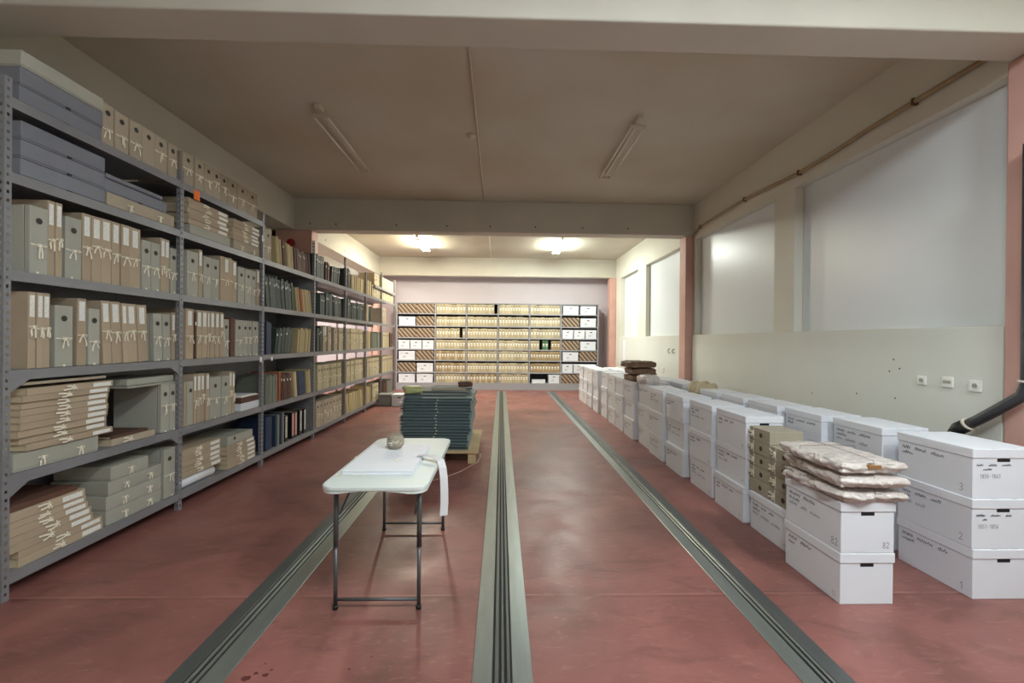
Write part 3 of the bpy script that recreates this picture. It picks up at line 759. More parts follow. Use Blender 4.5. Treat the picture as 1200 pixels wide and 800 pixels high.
def carton(W, L, label, loc, side_num=None, front_lines=None, seed=0, rz=0.0, detail=2, name='archive_carton', group=None, mat_=None, H_=.305):
    """origin: front corner toward the aisle, X to the wall side, Y away"""
    m = mat_ or WCM; r = random.Random(seed); b = MB(); e = .006
    root = tag(empty(name, loc, rz), label, 'carton', group)
    b.bbox(e, W - e, e, L - e, 0, H_ - .012, m, .003); b.build('body', root)
    b = MB(); b.bbox(0, W, 0, L, H_ - .058, H_, m, .0035)
    for (yy) in ((.004), (L - .012)):   # slits of the folded lid
        for xx in (W * .3, W * .62): b.box(xx, xx + .035, yy, yy + .003, H_ - .001, H_ + .0006, M['grey'])
    b.build('lid', root)
    if detail:
        b = MB(); cx = W / 2; y = e - .0008
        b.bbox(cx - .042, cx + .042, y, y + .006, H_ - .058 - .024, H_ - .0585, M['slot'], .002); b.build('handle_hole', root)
        # writing on the aisle side
        b = MB(); n = (-1, 0, 0); fn = lambda u, v: (e - .0006, L - .03 - u, v)
        z = H_ - .10
        for ln in range(2 + (seed % 2)):
            x = .01
            for wd in range(r.choice((2, 3, 3)) if ln != 1 else 1):
                k = r.randint(3, 5); t, P3 = stroke_word(b, x, z, .021, k, r, M['ink'], fn); face_ribbon(b, P3, n, .0032, M['ink'] if ln < 2 else M['pencil']); x += t + .025
                if x > L - .12: break
            z -= .034
        if side_num: write_digits(b, side_num, L - .11, .03, .045, M['ink'] if len(side_num) < 3 else M['pencil'], fn, n)
        else: write_digits(b, str(r.randint(10, 99)), L - .10, .03, .026, M['pencil'], fn, n, .002)
        b.build('handwriting', root)
        if front_lines:
            b = MB(); n = (0, -1, 0); fn = lambda u, v: (u, e - .0006, v)
            for (kind, x, z, s, val) in front_lines:
                if kind == 'w':
                    for wd in range(val):
                        k = r.randint(3, 5); t, P3 = stroke_word(b, x, z, s, k, r, M['ink'], fn); face_ribbon(b, P3, n, .003, M['ink']); x += t + .03
                        if x > W - .07: break
                else: write_digits(b, val, x, z, s, M['pencil'] if kind == 'p' else M['ink'], fn, n)
            b.build('front_writing', root)
    return root
LV = ['bottom', 'middle', 'top']
PIT = .3062
GA = 'white cartons stacked along the aisle'; GB = 'white cartons stacked against the wall'
# short stack at the front
carton(.335, .50, 'white carton numbered 82 under plastic-wrapped packages, upper of two', (2.018, 2.47, PIT), '82', [('i', .26, .03, .035, '82')], 3, group=GA)
carton(.335, .50, 'white carton on the floor beneath carton 82', (2.02, 2.475, 0), None, None, 4, group=GA)
carton(.335, .50, 'lone white carton on the floor carrying piled taupe box files', (2.115, 3.06, 0), None, None, 5, group=GA)
AY = [3.60, 4.18, 4.83, 5.46, 6.04, 6.67, 7.27, 7.79, 8.46, 9.16, 9.78, 10.32, 10.85]
for i, y in enumerate(AY):
    for k in range(3):
        L = .50 if i != 6 else .49
        jx = rnd.uniform(-.012, .012)
        carton(.335, L, 'white carton, %s of %s three-high stack from near end, aisle-side row' % (LV[k], ORD[i + 1]), (2.095 + jx + (.03 if i in (4, 8) else 0), y + rnd.uniform(0, .012), k * PIT), None, None, 10 + i * 3 + k, group=GA, detail=2 if i < 9 else 1)
BYs = [(2.875, 2.515, .40, .50), (2.86, 3.12, .36, .48), (2.80, 3.65, .36, .48), (2.76, 4.19, .36, .50), (2.74, 4.75, .36, .48), (2.72, 5.29, .36, .46),
       (2.74, 6.35, .36, .5), (2.74, 6.92, .36, .5), (2.62, 7.55, .36, .5), (2.58, 8.12, .36, .5), (2.56, 8.7, .36, .5), (2.54, 9.3, .36, .5), (2.52, 9.9, .36, .5)]
for i, (x, y, W, L) in enumerate(BYs):
    for k in range(3):
        fl = None; sn = None
        if i == 0:
            sn = '123'[k]
            fl = [[], [('w', .03, .20, .013, 3), ('w', .07, .175, .011, 1), ('p', .04, .125, .024, '1851-1856'), ('p', .34, .12, .028, '2')],
                  [('w', .03, .20, .013, 3), ('w', .07, .175, .011, 1), ('p', .05, .125, .024, '1850-1863')]][k]
            lab = 'big white carton numbered %s in the three-high stack by the black pipe' % ('one', 'two', 'three')[k]
        else: lab = 'white carton, %s of %s stack from near end, wall-side row' % (LV[k], ORD[i + 1])
        carton(W, L, lab, (x + rnd.uniform(-.006, .006), y + rnd.uniform(0, .01), k * PIT), sn, fl, 60 + i * 3 + k, group=GB, detail=2 if i < 6 else 0)
# small white cartons in the back shelving and striped brown ones
def back_box(x0, x1, r, kind, label):
    z = BZs[r] + .0003; w = x1 - x0
    if kind == 'w':
        o = tag(empty('lidded_carton', (x0, FYB + .012, z)), label, 'carton', 'white cartons on the back shelving')
        h = .27; b = MB(); b.box(.006, w - .006, .006, .36, 0, h - .01, WCM); b.build('body', o)
        b = MB(); b.box(0, w, 0, .366, h - .06, h, WCM); b.build('lid', o)
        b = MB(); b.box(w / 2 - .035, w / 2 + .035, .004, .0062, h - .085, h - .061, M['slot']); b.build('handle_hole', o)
        b = MB(); rr = random.Random(int(x0 * 1000) + r); fn = lambda u, v: (u, .005, v)
        if w > .3:
            for q in range(2):
                t, P3 = stroke_word(b, w * .25, .10 - q * .03, .018, 5, rr, M['ink'], fn); face_ribbon(b, P3, (0, -1, 0), .004, M['pencil'])
            b.build('handwriting', o)
    else:
        h = .285; b = MB(); b.box(-.36, 0, -w / 2, w / 2, 0, h, M['stripe']); o = b.build('striped_carton', None, (x0 + w / 2, FYB + .012, z), (0, 0, -PI / 2))
        tag(o, label, 'carton', 'brown striped cartons on the back shelving')
WN = 'white lidded carton, %s from window side, %s, %s back-wall bay from windows'
SN = 'brown diagonally striped carton, %s from window side, %s, %s back-wall bay'
for bi, lay in ((0, ['ww', 'sw', 'ws', 'w2', 'ss', 'ws', 'ss']), (5, ['s.', 'w3', 'ws', 'sw', 'w3', 'sw', 'ww'])):
    for r, spec in enumerate(lay):
        x0, x1 = BX[bi] + .03, BX[bi + 1] - .03; bn = BAYN[6 - bi]
        if spec in ('w2', 'w3'):
            w = (x1 - x0) / 3
            for q in range(3): back_box(x0 + q * w + .012, x0 + (q + 1) * w - .012, r, 'w', WN % (ORD[3 - q], ROWN[r], bn))
        else:
            w = (x1 - x0) / 2
            for q in range(2):
                if spec[q] == '.': continue
                g_ = .03 if spec[q] == 'w' else .006
                back_box(x0 + q * w + g_, x0 + (q + 1) * w - g_, r, spec[q], (WN if spec[q] == 'w' else SN) % (ORD[2 - q], ROWN[r], bn))
back_box(1.50, 1.85, 0, 'w', 'white lidded carton beside the dark gap, bottom row, second back-wall bay')
b = MB(); b.bbox(0, .42, 0, .3, 0, .09, WCM, .003); b.bbox(-.004, .424, -.004, .304, .0905, .11, WCM, .003)
tag(b.build('shallow_box', None, (.98, FYB + .02, BZs[0] + .0003)), 'shallow white box in the dark gap of the bottom row, back shelving', 'box')
# two cartons on the floor at the end of the rack
carton(.30, .36, 'grey-brown carton on the floor at the far end of the rack', (-2.86, 10.0, 0), None, None, 131, detail=0, mat_=M['gtop'], H_=.27)
carton(.36, .36, 'white carton on the floor beyond the slate folder stack', (-2.54, 9.98, 0), None, None, 132, detail=1, H_=.27)

# ------------------------------------------------------------------ taupe box files piled on the lone carton
M['taupe'] = mat('taupe_archive_board', rgb(166, 158, 140), 0.75, var=0.05, noise=0.06)
def lying_file(x, y, z, t, label, rz=0):
    # spine toward the aisle (-X): lying, long side along Y
    o = make_file('h', t, .27, .27, 1); o['label'] = label; o['group'] = 'taupe box files piled on the lone carton'
    o.data.materials.clear(); 
    for mm in (M['taupe'], M['hole']): o.data.materials.append(mm)
    for ch in o.children:
        if ch.name.startswith('finger_hole'): ch.location.z = .27 * .58
        elif ch.name.startswith('tape_tie'): ch.location.z = -.27 * .28
    o.rotation_euler = (-PI / 2, 0, PI + rz); o.location = (x, y, z + t / 2 + .0005); return o

for k in range(5): lying_file(2.130 + .004 * (k % 3), 3.595, .3082 + k * .1075, .105, 'taupe box file, %s up in the five-high pile on the lone carton' % ORD[k + 1], .02 * (k % 2))
for k in range(4): lying_file(2.135 + .005 * (k % 2), 3.318, .3082 + k * .1075, .105, 'taupe box file, %s up in the four-high pile before the taller pile' % ORD[k + 1], 0)

# ------------------------------------------------------------------ plastic wrapped packages
def crumple(name, sx, sy, sz, m, seed, amp, loc, rz=0.0, droop=0.0, parent=None, nx=44, ny=56, nz=9, ears=0.0):
    from mathutils import noise as NZ
    bm = bmesh.new(); bmesh.ops.create_cube(bm, size=1)
    for v in bm.verts: v.co = Vector((v.co.x * sx, v.co.y * sy, (v.co.z + .5) * sz))
    for ax, n in ((0, nx), (1, ny), (2, nz)):
        for i in range(1, n):
            sz_ = (sx, sy, sz)[ax]; c = [0, 0, 0]; c[ax] = -sz_ / 2 + sz_ * i / n if ax < 2 else sz_ * i / n
            nn = [0, 0, 0]; nn[ax] = 1
            bmesh.ops.bisect_plane(bm, geom=bm.verts[:] + bm.edges[:] + bm.faces[:], plane_co=c, plane_no=nn)
    o3 = Vector((seed * 7.3, seed * 3.1, seed * 1.7))
    for v in bm.verts:
        p = v.co.copy(); q = Vector((p.x, p.y, p.z * 2.2))
        d = NZ.noise(q * 8 + o3) * amp + (.5 - abs(NZ.noise(q * 14 + o3))) * amp * 1.4 + (.5 - abs(NZ.noise(q * 34 + o3))) * amp * .7
        c = Vector((p.x / (sx / 2), p.y / (sy / 2), (p.z / sz - .5) * 2))
        edge = max(abs(c.x), abs(c.y))
        nrm = Vector((c.x ** 5, c.y ** 5, 0))
        mid = 1 - abs(c.z) * .9
        if edge > .98: v.co += nrm.normalized() * (d * 1.6 + ears * mid * (1 + NZ.noise(q * 6 + o3)))
        k = min(1, max(0, (1 - edge) * 6))
        if c.z > .9: v.co.z += d * .5 - (1 - k) * sz * .16
        elif c.z < -.9: v.co.z = max(0, v.co.z) + (1 - k) * sz * .10 * abs(NZ.noise(q * 5 + o3))
    b = MB(); b.frombm(bm, m, None, True); o = b.build(name, parent, loc, (0, 0, rz)); return o
for k, (dx, dy, rz, nm) in enumerate(((0, 0, .03, 'lowest'), (.01, -.01, -.05, 'middle'), (-.005, .0, .02, 'topmost'))):
    r = tag(empty('wrapped_package', (2.20 + dx, 2.73 + dy, .6135 + k * .0855), rz), 'package in crumpled translucent plastic, %s of three on carton 82' % nm, 'package', 'plastic-wrapped packages')
    crumple('plastic_wrap', .34, .50, .068, M['wrap'], k + 1, .012, (0, 0, .001), 0, 0, r, ears=.026)
    b = MB(); fx = (.05, .08, -.01)[k]
    if k != 0: b.bbox(fx - .03, fx + .05, -.285, -.20, .030, .052, M['kraft'], .002); b.build('cardboard_edge', r)
    b = MB(); b.tube([(-.19, .08, .04), (-.185, .08, .08), (0, .08, .0845), (.185, .07, .08), (.195, .07, .04)], .0012, M['groove'], 5); b.tube([(.0, -.285, .03), (.0, -.27, .078), (.01, 0, .0845), (.01, .27, .078)], .0012, M['groove'], 5); b.build('twine', r)
# brown paper parcels on an aisle stack
for k, (dx, rz, nm) in enumerate(((0, .05, 'lowest'), (.01, -.06, 'middle'), (-.03, .03, 'topmost'))):
    o = crumple('paper_parcel', .36 if k < 2 else .40, .42, .092, M['parcel'], k + 9, .018, (2.275 + dx, 6.93, .921 + k * .109), rz, 0, None, 22, 22, 6, ears=.002)
    tag(o, 'crumpled brown paper parcel, %s of three on the aisle-side cartons' % nm, 'parcel', 'brown paper parcels')
o = crumple('plastic_bundle', .20, .22, .13, M['wrap'], 15, .012, (2.22, 6.20 + .18, .92), .2, 0, None, 12, 12, 5, ears=.01); tag(o, 'small clear plastic bundle beside the brown paper parcels', 'bundle')
for k, (x, y) in enumerate(((2.90, 5.98),)):
    o = crumple('paper_bundle', .36, .36, .30, M['paper'], 21, .03, (x, y + .08, .0), .2, 0, None, 14, 14, 8, ears=.01); tag(o, 'tall crumpled buff bundle filling the gap in the wall-side carton row', 'bundle')
    o.scale = (.85, .85, 3.15)

M['stain'] = mat('dark_red_stain', rgb(92, 40, 38), .5)
# ------------------------------------------------------------------ folding table and what lies on it
def rounded(x0, x1, y0, y1, r, n=8):
    P = []
    for (cx, cy, a0) in ((x1 - r, y1 - r, 0), (x0 + r, y1 - r, 90), (x0 + r, y0 + r, 180), (x1 - r, y0 + r, 270)):
        for i in range(n + 1):
            a = math.radians(a0 + 90 * i / n); P.append((cx + r * math.cos(a), cy + r * math.sin(a)))
    return P
def loft(b, rings, m, smooth=False, cap0=True, cap1=True):
    s0 = len(b.v); n = len(rings[0])
    for R in rings: b.v += [tuple(p) for p in R]
    for i in range(len(rings) - 1):
        for j in range(n):
            b.f.append((s0 + i * n + j, s0 + i * n + (j + 1) % n, s0 + (i + 1) * n + (j + 1) % n, s0 + (i + 1) * n + j)); b.m.append(b.mi(m)); b.smooth.append(smooth)
    if cap0: b.f.append(tuple(s0 + j for j in range(n))[::-1]); b.m.append(b.mi(m)); b.smooth.append(False)
    if cap1: b.f.append(tuple(s0 + (len(rings) - 1) * n + j for j in range(n))); b.m.append(b.mi(m)); b.smooth.append(False)
TX, TY = -.70, 2.95
tbl = tag(empty('folding_table', (TX, TY, 0)), 'white plastic folding table on grey tube legs in the aisle', 'table')
b = MB(); hx, hy = .295, .59
rings = []
for (ins, z) in ((.010, .738), (.003, .741), (.0, .736), (.0, .722), (.003, .7195)):
    pass
R = lambda ins, z: [(x, y, z) for x, y in rounded(-hx + ins, hx - ins, -hy + ins, hy - ins, .075 - ins)]
loft(b, [R(.004, .716), R(0, .719), R(0, .734), R(.002, .738), R(.008, .740)], M['table'])
# skirt: arched under the two ends, straight along the sides
N_ = 24
for sy in (-1, 1):
    y0 = sy * (hy - .004); y1 = sy * (hy - .020)
    for i in range(N_):
        xa = -hx + .07 + (2 * hx - .14) * i / N_; xb = -hx + .07 + (2 * hx - .14) * (i + 1) / N_
        f = lambda x: .700 + .014 * max(0, math.cos(x / (hx * .62) * PI / 2)) ** .7 if abs(x) < hx * .62 else .700
        b.poly([(xa, y0, f(xa)), (xb, y0, f(xb)), (xb, y0, .7165), (xa, y0, .7165)][::(1 if sy < 0 else -1)], M['table'])
        b.poly([(xa, y1, f(xa)), (xb, y1, f(xb)), (xb, y1, .7165), (xa, y1, .7165)][::(-1 if sy < 0 else 1)], M['table'])
        b.poly([(xa, y0, f(xa)), (xa, y1, f(xa)), (xb, y1, f(xb)), (xb, y0, f(xb))][::(1 if sy < 0 else -1)], M['table'])
for c in (0, 1, 2, 3):
    cx, cy = ((hx - .075), (hy - .075), )
    sx = 1 if c in (0, 3) else -1; sy = 1 if c in (0, 1) else -1
    for i in range(8):
        a0, a1 = PI / 2 * i / 8, PI / 2 * (i + 1) / 8
        pt = lambda r, a, z: (sx * (cx + r * math.cos(a)), sy * (cy + r * math.sin(a)), z)
        for (ra, rb) in ((.071, .071), (.055, .055)): b.poly([pt(ra, a0, .7), pt(ra, a1, .7), pt(ra, a1, .7165), pt(ra, a0, .7165)], M['table'])
        b.poly([pt(.071, a0, .7), pt(.055, a0, .7), pt(.055, a1, .7), pt(.071, a1, .7)], M['table'])
for sx in (-1, 1): b.box(*(sorted((sx * (hx - .004), sx * (hx - .02)))), -hy + .075, hy - .075, .70, .7165, M['table'])
b.build('table_top', tbl)
for sx in (-1, 1):
    b = MB(); x = sx * .225; b.box(x - .012, x + .012, -.50, .52, .702, .7155, M['leg']); b.build('side_rail', tbl)
for sy, yy in ((-1, -.478), (1, .545 - .0)):
    for sx in (-1, 1):
        x = sx * .238; b = MB(); b.tube([(x, yy, .69), (x, yy, .36)], .0145, M['leg'], 12); b.tube([(x, yy, .36), (x, yy, .355)], .016, M['leg'], 12)
        b.tube([(x, yy, .355), (x, yy, .02)], .0115, M['leg'], 12); lg = b.build('leg', tbl)
        b = MB(); b.tube([(x, yy, .024), (x, yy, .0)], .0155, M['black'], 12); b.build('foot_cap', lg)
    b = MB(); b.tube([(-.238, yy, .055), (.238, yy, .055)], .009, M['leg'], 8); b.build('cross_bar', tbl)
    b = MB(); b.tube([(-.238, yy, .698), (.238, yy, .698)], .008, M['leg'], 8); b.build('cross_bar', tbl)
    for sx in (-1, 1):
        b = MB(); b.tube([(sx * .215, yy + .005 * sy, .55), (sx * .2, yy - sy * .22, .688)], .006, M['leg'], 6); b.build('folding_brace', tbl)
# white portfolio
b = MB(); b.bbox(-.21, .21, -.325, .325, .0, .004, M['white'], .001); b.bbox(-.205, .205, -.32, .322, .0045, .017, M['white'], .002); b.bbox(-.21, .21, -.325, .325, .0175, .0215, M['white'], .001)
pf = tag(b.build('portfolio_folder', None, (-.735, 2.895, .7418), (0, 0, 0.0)), 'large flat white portfolio lying on the folding table', 'folder')
b = MB()
b.ribbon([(-.16, -.33, .004), (-.10, -.355, .003), (-.04, -.33, .004)], .012, M['tape'], (0, 1, 0)); b.ribbon([(-.19, -.31, .012), (-.22, -.33, .006), (-.245, -.345, .003), (-.20, -.35, .002)], .010, M['tape'], (0, 1, 0)); b.ribbon([(-.21, .05, .01), (-.245, .06, .006), (-.25, .02, .004)], .010, M['tape'], (1, 0, 0))
b.build('ribbon_tie', pf)
b = MB(); b.ribbon([(.02, -.12, 0.0225), (.05, -.10, .032), (.08, -.12, .0225)], .012, M['tape'], (0, 1, 0)); b.ribbon([(.06, -.13, .0225), (.075, -.09, .034), (.095, -.07, .0225)], .01, M['tape'], (1, 0, 0)); b.build('tie_knot', pf)
# strap draped over the table edge
pts = []
for (x, y, z) in ((-.56, 2.90, .7670), (-.515, 2.885, .774), (-.475, 2.865, .778), (-.43, 2.84, .778), (-.388, 2.80, .765), (-.372, 2.78, .72), (-.362, 2.77, .66), (-.358, 2.765, .58), (-.356, 2.76, .50), (-.360, 2.755, .42)): pts.append((x, y, z))
b = MB(); AC = [(0, 1, 0), (.1, 1, 0), (.3, .9, 0), (.6, .8, 0), (.85, .6, 0), (.95, .45, 0), (1, .4, 0), (1, .35, 0), (1, .3, 0), (1, .3, 0)]
L0 = [Vector(p) - Vector(a).normalized() * .025 for p, a in zip(pts, AC)]; L1 = [Vector(p) + Vector(a).normalized() * .025 for p, a in zip(pts, AC)]
for i in range(len(pts) - 1):
    b.poly([L0[i], L1[i], L1[i + 1], L0[i + 1]], M['strap'], True); o_ = Vector((-.0008, .0012, -.0012)); b.poly([L0[i + 1] + o_, L1[i + 1] + o_, L1[i] + o_, L0[i] + o_], M['strap'], True)
tag(b.build('fabric_strap'), 'pale flat strap hanging over the table edge from the portfolio', 'strap')
# little ball of twine with paper sticker
b = MB(); prof = [(.02, 0), (.042, .006), (.058, .028), (.062, .052), (.056, .080), (.044, .098), (.030, .104), (.020, .098)]
b.lathe(prof, M['twine'], 28); rr = random.Random(3)
for i in range(14):
    a = i / 14 * PI; tilt = rr.uniform(.2, 1.1); pts = []
    for j in range(25):
        t = 2 * PI * j / 24; p = Vector((math.cos(t), math.sin(t) * math.cos(tilt), math.sin(t) * math.sin(tilt) * .78)) * .0605; p = Matrix.Rotation(a * 2, 3, 'Z') @ p
        p.z = max(.003, p.z + .052); pts.append(p)
    b.tube(pts, .0016, M['tape'] if i % 3 else M['twine'], 5)
tb = tag(b.build('twine_ball', None, (-.757, 3.105, .7636)), 'round ball of buff twine standing on the white portfolio', 'twine ball')
b = MB()
for i in range(5):
    a0 = math.radians(235 + i * 6); a1 = math.radians(241 + i * 6)
    f = lambda a, z: (.0645 * math.cos(a), .0645 * math.sin(a), z)
    b.poly([f(a0, .035), f(a1, .035), f(a1, .066), f(a0, .066)], M['blab'])
b.build('paper_sticker', tb)

# ------------------------------------------------------------------ slate folder stack on a low pallet
px0, px1, py0, py1 = -1.33, -.275, 5.33, 6.62
pal = tag(empty('wooden_pallet', ((px0 + px1) / 2, (py0 + py1) / 2, 0)), 'low pale wooden board on blocks under the slate folders', 'pallet')
cx, cy = (px0 + px1) / 2, (py0 + py1) / 2
b = MB(); b.bbox(px0 - cx, px1 - cx, py0 - cy, py1 - cy, .135, .165, M['wood'], .003); b.build('deck', pal)
for x in (px0 - cx + .03, -.05, px1 - cx - .13):
    for y in (py0 - cy + .03, -.05, py1 - cy - .13):
        b = MB(); b.bbox(x, x + .1, y, y + .1, 0, .1345, M['wood'], .003); b.build('block', pal)
z = .1655
for k in range(17):
    t = .0385; dx = rnd.uniform(-.02, .02) + (.03 * (k / 17 - .5)); dy = rnd.uniform(-.02, .02); W, D = .86, 1.02
    root = tag(empty('slate_folder', (-.815 + dx, 5.90 + dy, z + .0005), rnd.uniform(-.012, .012)), 'large slate-green folder, %s up in the stack on the pallet' % ORD[k + 1], 'folder', 'slate folders on the pallet')
    b = MB(); w2, d2 = W / 2, D / 2; sk = rnd.uniform(-.006, .006)
    b.bbox(-w2, w2, -d2, d2, 0, .004, M['gfold'], .0012); b.bbox(-w2 + sk, w2 + sk, -d2, d2, t - .006, t - .002, M['gfold'], .0012); b.box(w2 - .004 - abs(sk), w2 - abs(sk), -d2 + .01, d2 - .01, .004, t - .006, M['gfold'])
    # loose flap corner on the rack side
    b.poly([(-w2 + .002, -d2 + .002, .004), (-w2 - .045, -d2 + .02, .014), (-w2 - .03, -d2 + .3, .012), (-w2 + .002, -d2 + .3, .004)], M['gfold']); b.poly([(-w2 + .002, -d2 + .002, .0035), (-w2 - .045, -d2 + .02, .0135), (-w2 - .03, -d2 + .3, .0115), (-w2 + .002, -d2 + .3, .0035)][::-1], M['gfold'])
    b.build('cover', root)
    b = MB(); b.box(-w2 + .02, w2 - .012, -d2 + .02, d2 - .02, .0042, t - .0062, M['gpage']); b.build('contents', root)
    b = MB(); b.bbox(-.01 + sk * 2, .008 + sk * 2, -d2 - .006, -d2 + .002, .006, .018, M['tape'], .002); b.ribbon([(0, -d2 - .004, .012), (.012, -d2 - .008, .002 + rnd.uniform(0, .006))], .006, M['tape'], (1, 0, 0)); b.build('tape_tie', root)
    z += t
ztop = z
for k, (x, y, w, d, rz, nm) in enumerate(((-.86, 5.95, .80, .9, .03, 'large grey'), (-.72, 5.92, .60, .62, -.05, 'middle-sized grey'), (-.70, 5.90, .46, .40, .04, 'small pale grey'))):
    b = MB(); b.bbox(-w / 2, w / 2, -d / 2, d / 2, 0, .004, M['gtop'], .001); b.box(-w / 2 + .01, w / 2 - .01, -d / 2 + .01, d / 2 - .01, .0045, .024, M['paper'] if k == 2 else M['gpage']); b.bbox(-w / 2, w / 2, -d / 2, d / 2, .0245, .0285, M['gtop'], .001)
    o = tag(b.build('grey_portfolio', None, (x, y, z + .0005), (0, 0, rz)), '%s portfolio lying on top of the slate folder stack' % nm, 'folder', 'grey portfolios on the slate stack'); z += .0295
o = crumple('plastic_bag', .2, .16, .085, M['bag'], 31, .012, (-1.14, 5.56, ztop + .046), .3, 0, None, 12, 10, 6, ears=.012); tag(o, 'crumpled yellow-green plastic bag on the slate folder stack', 'bag')
o = crumple('dark_cloth', .15, .14, .06, M['dbrown'], 33, .012, (-.50, 5.98, ztop + .0895), .1, 0, None, 10, 10, 5, ears=.01); tag(o, 'small crumpled dark cloth on the slate folder stack', 'cloth')
b = MB(); cur = [(-.74, 4.72, .002), (-.67, 4.79, .0022), (-.58, 4.88, .0024), (-.48, 5.02, .003), (-.38, 5.22, .004), (-.28, 5.26, .05), (-.245, 5.32, .10), (-.252, 5.40, .12)]
b.ribbon(cur, .03, M['pale_strap'], (.7, -.7, .1), .0016)
tag(b.build('packing_strap'), 'buff packing strap trailing on the floor from the pallet', 'strap')

# ------------------------------------------------------------------ ceiling lights, conduit, detectors
def fixture(x, y0, L, label, lit=None):
    root = tag(empty('fluorescent_light', (x, y0 + L / 2, CZ)), label, 'ceiling light', 'twin-tube ceiling lights'); h = L / 2
    b = MB(); b.bbox(-.020, .020, -h + .03, h - .02, -.075, -.035, M['fix'], .004); b.build('batten', root)
    b = MB(); b.bbox(-.03, .03, -h - .10, -h + .02, -.05, -.001, M['fix'], .006); b.bbox(-.02, .02, h - .3, h - .2, -.036, -.001, M['fix'], .003); b.build('mount', root)
    for sy in (-1, 1):
        b = MB(); b.bbox(-.092, .092, sy * h - .010, sy * h + .010, -.108, -.07, M['fix'], .004); b.build('end_socket', root)
    for sx in (-1, 1):
        b = MB(); b.tube([(sx * .075, -h + .012, -.100), (sx * .075, h - .012, -.100)], .013, lit or M['tubeoff'], 12); b.build('tube', root)
    return root
fixture(-2.04, 4.83, 1.55, 'unlit twin-tube light on the near ceiling, rack side')
fixture(1.56, 4.91, 1.55, 'unlit twin-tube light on the near ceiling, window side')
fixture(-2.10, 10.65, 1.3, 'lit twin-tube light beyond the middle beam, rack side', M['lit'])
fixture(1.52, 10.75, 1.3, 'lit twin-tube light beyond the middle beam, window side', M['litc'])
fixture(-6.0, 10.2, 1.3, 'lit twin-tube light in the open room behind the rack', M['litc'])
fixture(.5, -.5, 1.5, 'lit twin-tube light behind the near beam, rack side', M['litn'])
fixture(2.7, -.5, 1.5, 'lit twin-tube light behind the near beam, window side', M['litn'])
for (y0, y1, lb) in ((2.95, 7.9, 'thin white cable conduit along the near ceiling'), (8.22, 13.3, 'thin white cable conduit along the far ceiling')):
    b = MB(); b.tube([(-.30, y0, CZ - .012), (-.33, y1, CZ - .012)], .010, M['fix'], 8); tag(b.build('ceiling_conduit'), lb, 'conduit')
for (y, lb) in ((5.38, 'round smoke detector on the near ceiling beside the conduit'), (10.0, 'round smoke detector on the far ceiling between lit tubes')):
    b = MB(); X = Matrix.Translation((-.40 if y < 8 else -.42, y, CZ - .001)) @ Matrix.Rotation(PI, 4, 'X'); b.lathe([(.055, 0), (.055, .014), (.048, .02), (.040, .04), (.018, .05)], M['fix'], 24, X); tag(b.build('smoke_detector'), lb, 'smoke detector')
# red bell on the rack-side column
b = MB(); X = Matrix.Translation((-3.86, 7.924, 3.30)) @ Matrix.Rotation(PI / 2, 4, 'X'); b.lathe([(.03, 0), (.075, .012), (.075, .03), (.05, .05), (.01, .056)], M['red'], 24, X); bell = tag(b.build('alarm_bell'), 'small round red bell on the pink column above the rack', 'bell')

b = MB(); b.box(-3.90, -3.82, 7.9205, 7.9235, 3.26, 3.34, M['fix']); b.build('wall_mount', bell)
# ------------------------------------------------------------------ pipes, sockets, bits on the window wall
b = MB(); pp = [(3.57, 7.88, 3.56), (3.57, 7.6, 3.63), (3.57, 6.9, 3.65), (3.57, 6.2, 3.66), (3.57, 5.6, 3.63), (3.57, 5.1, 3.60), (3.57, 4.6, 3.61), (3.57, 4.1, 3.645), (3.57, 3.5, 3.66), (3.57, 2.96, 3.67)]
b.tube(pp, .022, M['pipe'], 10); pr = tag(b.build('wall_pipe'), 'long buff pipe sagging along the wall above the window boards', 'pipe')
for (y, z) in ((7.6, 3.63), (6.2, 3.66), (5.05, 3.60), (3.62, 3.655)):
    b = MB(); b.bbox(3.545, 3.598, y - .012, y + .012, z - .03, z + .03, M['dbrown'], .004); b.build('pipe_clip', pr)
b = MB(); b.tube([(3.52, 2.76, 2.9), (3.52, 2.76, 1.30), (3.515, 2.785, 1.21), (3.50, 2.86, 1.14), (3.49, 3.03, 1.00), (3.485, 3.10, .95)], [.036] * 6, M['bpipe'], 14)
b.tube([(3.485, 3.09, .957), (3.48, 3.15, .915), (3.475, 3.17, .875), (3.47, 3.14, .845), (3.465, 3.02, .81), (3.46, 2.80, .77)], [.046, .048, .048, .044, .034, .034], M['black'], 14)
bp = tag(b.build('drain_pipe'), 'black elbowed pipe on the pink column beside the sockets', 'pipe')
for p, q in (((3.486, 3.085, .962), (3.485, 3.097, .953)), ((3.52, 2.76, 1.315), (3.52, 2.76, 1.30))):
    b = MB(); b.tube([p, q], .049, M['fix'], 14); b.build('pipe_mount', bp)
def socket(y, z, kind, label, w=.085):
    root = tag(empty('wall_socket', (XR - .0225, y, z)), label, 'socket', 'sockets on the window wall')
    b = MB(); b.bbox(-.012, 0, -w / 2, w / 2, -w / 2, w / 2, M['socket'], .003); b.build('plate', root)
    b = MB(); X = Matrix.Translation((-.0125, 0, .0)) @ Matrix.Rotation(-PI / 2, 4, 'Y')
    if kind == 'r':
        b.lathe([(.026, 0), (.026, .003), (.021, .003), (.021, .001)], M['socket'], 20, X); b.lathe([(.019, .0012), (.019, .0018)], M['grey'], 20, X)
        for s_ in (-1, 1): b.box(-.0150, -.0142, s_ * .009 - .003, s_ * .009 + .003, -.003, .003, M['black'])
    else: b.bbox(-.0165, -.0125, -.030, .030, -.010, .014, M['grey'], .002)
    b.build('insert', root)
socket(3.53, 1.245, 'r', 'small round socket farther from the black pipe than the others', .075)
socket(3.32, 1.250, 's', 'middle socket with a flat slotted insert')
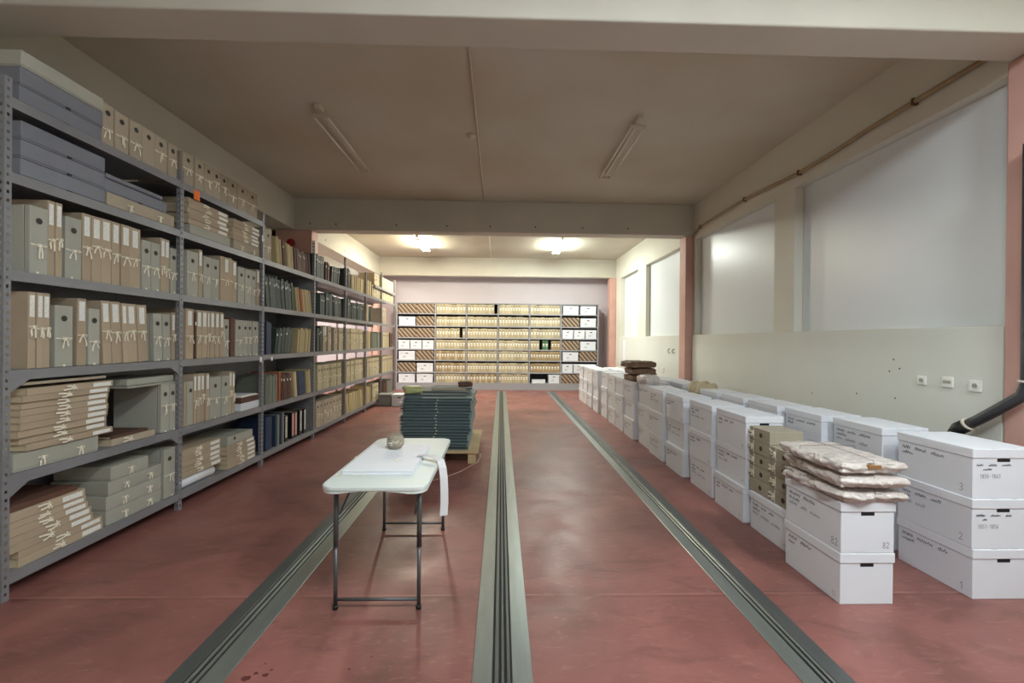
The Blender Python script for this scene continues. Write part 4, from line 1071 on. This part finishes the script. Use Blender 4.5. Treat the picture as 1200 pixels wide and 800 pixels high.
socket(3.12, 1.240, 'r', 'round socket closest in line to the black pipe', .085)
for (y, z) in ((3.80, 1.41), (3.74, 1.33), (3.84, 1.30), (3.78, 1.06), (4.81, .98), (4.2, 1.05)):
    b = MB(); X = Matrix.Translation((XR - .0222, y, z)) @ Matrix.Rotation(-PI / 2, 4, 'Y'); b.lathe([(.008, 0), (.006, .002)], M['hole'], 8, X); b.build('screw_plug', bpy.data.objects['trim_1'])
# papers and hooks on the far board
b = MB(); b.box(0, .002, -.14, .14, -.36, .36, M['white']); tag(b.build('hanging_paper_sheet', None, (XR - .0245, 12.3, 1.25)), 'tall white paper sheet pinned on the far wall board', 'paper')
for (y, nm) in ((8.95, 'nearer'), (8.72, 'second')):
    b = MB(); b.tube([(0, 0, .03), (-.03, 0, .03), (-.035, .02, 0), (-.03, .02, -.04), (-.01, 0, -.05), (0, 0, -.05)], .009, M['leg'], 6); tag(b.build('wall_hook', None, (XR - .0225, y, 1.37)), 'small grey hook on the far wall board, %s one by the pink column' % nm, 'hook')
b = MB(); b.bbox(-.014, 0, -.09, .09, -.06, .06, M['socket'], .003); tag(b.build('socket_box', None, (XR - .0225, 9.35, .93)), 'wide white socket box low on the far wall board', 'socket')

b = MB(); rr = random.Random(5)
for (x, y, s_) in ((-1.15, 1.97, .02), (-1.12, 2.0, .012), (-1.07, 1.99, .016), (-1.06, 2.02, .008), (-.70, 2.02, .008), (-1.11, 2.06, .006), (-.62, 2.10, .006)):
    n = 12; b.poly([(x + s_ * rr.uniform(.5, 1) * math.cos(2 * PI * i / n) * 1.3, y + s_ * rr.uniform(.5, 1) * math.sin(2 * PI * i / n), .0006) for i in range(n)], M['stain'])
tag(b.build('dark_drips'), 'small dark red drips on the floor before the folding table', 'stain', None, 'stuff')
# ------------------------------------------------------------------ world and lamps behind the lens
w = bpy.data.worlds.new('world'); SC.world = w; w.use_nodes = True
w.node_tree.nodes['Background'].inputs['Color'].default_value = (.8, .85, .9, 1); w.node_tree.nodes['Background'].inputs['Strength'].default_value = .0
def area(name, loc, sx, sy, power, col, rot=(0, 0, 0)):
    l = bpy.data.lights.new(name, 'AREA'); l.shape = 'RECTANGLE'; l.size = sx; l.size_y = sy; l.energy = power; l.color = col
    o = bpy.data.objects.new(name, l); COL.objects.link(o); o.location = loc; o.rotation_euler = rot; return o
warm, cool, cold = (1, .92, .74), (.94, 1, .94), (.86, .96, 1)
for (x, y, L, p, c) in ((-2.10, 11.3, 1.2, PW['far'], warm), (1.52, 11.4, 1.2, PW['far'], cool), (-6.0, 10.85, 1.2, PW['side'], (1, .96, .98)), (.5, .25, 1.4, PW['near'], cold), (2.7, .25, 1.4, PW['near'] * .9, cold)):
    area('tube_glow', (x, y, CZ - .125), .12, L, p, c)
SC.view_settings.view_transform = 'Standard'; SC.view_settings.look = 'None'; SC.view_settings.gamma = 1.0; SC.view_settings.use_curve_mapping = False
SC.view_settings.exposure = EXPO
SC.cycles.use_denoising = True; SC.cycles.max_bounces = 8; SC.cycles.diffuse_bounces = 6
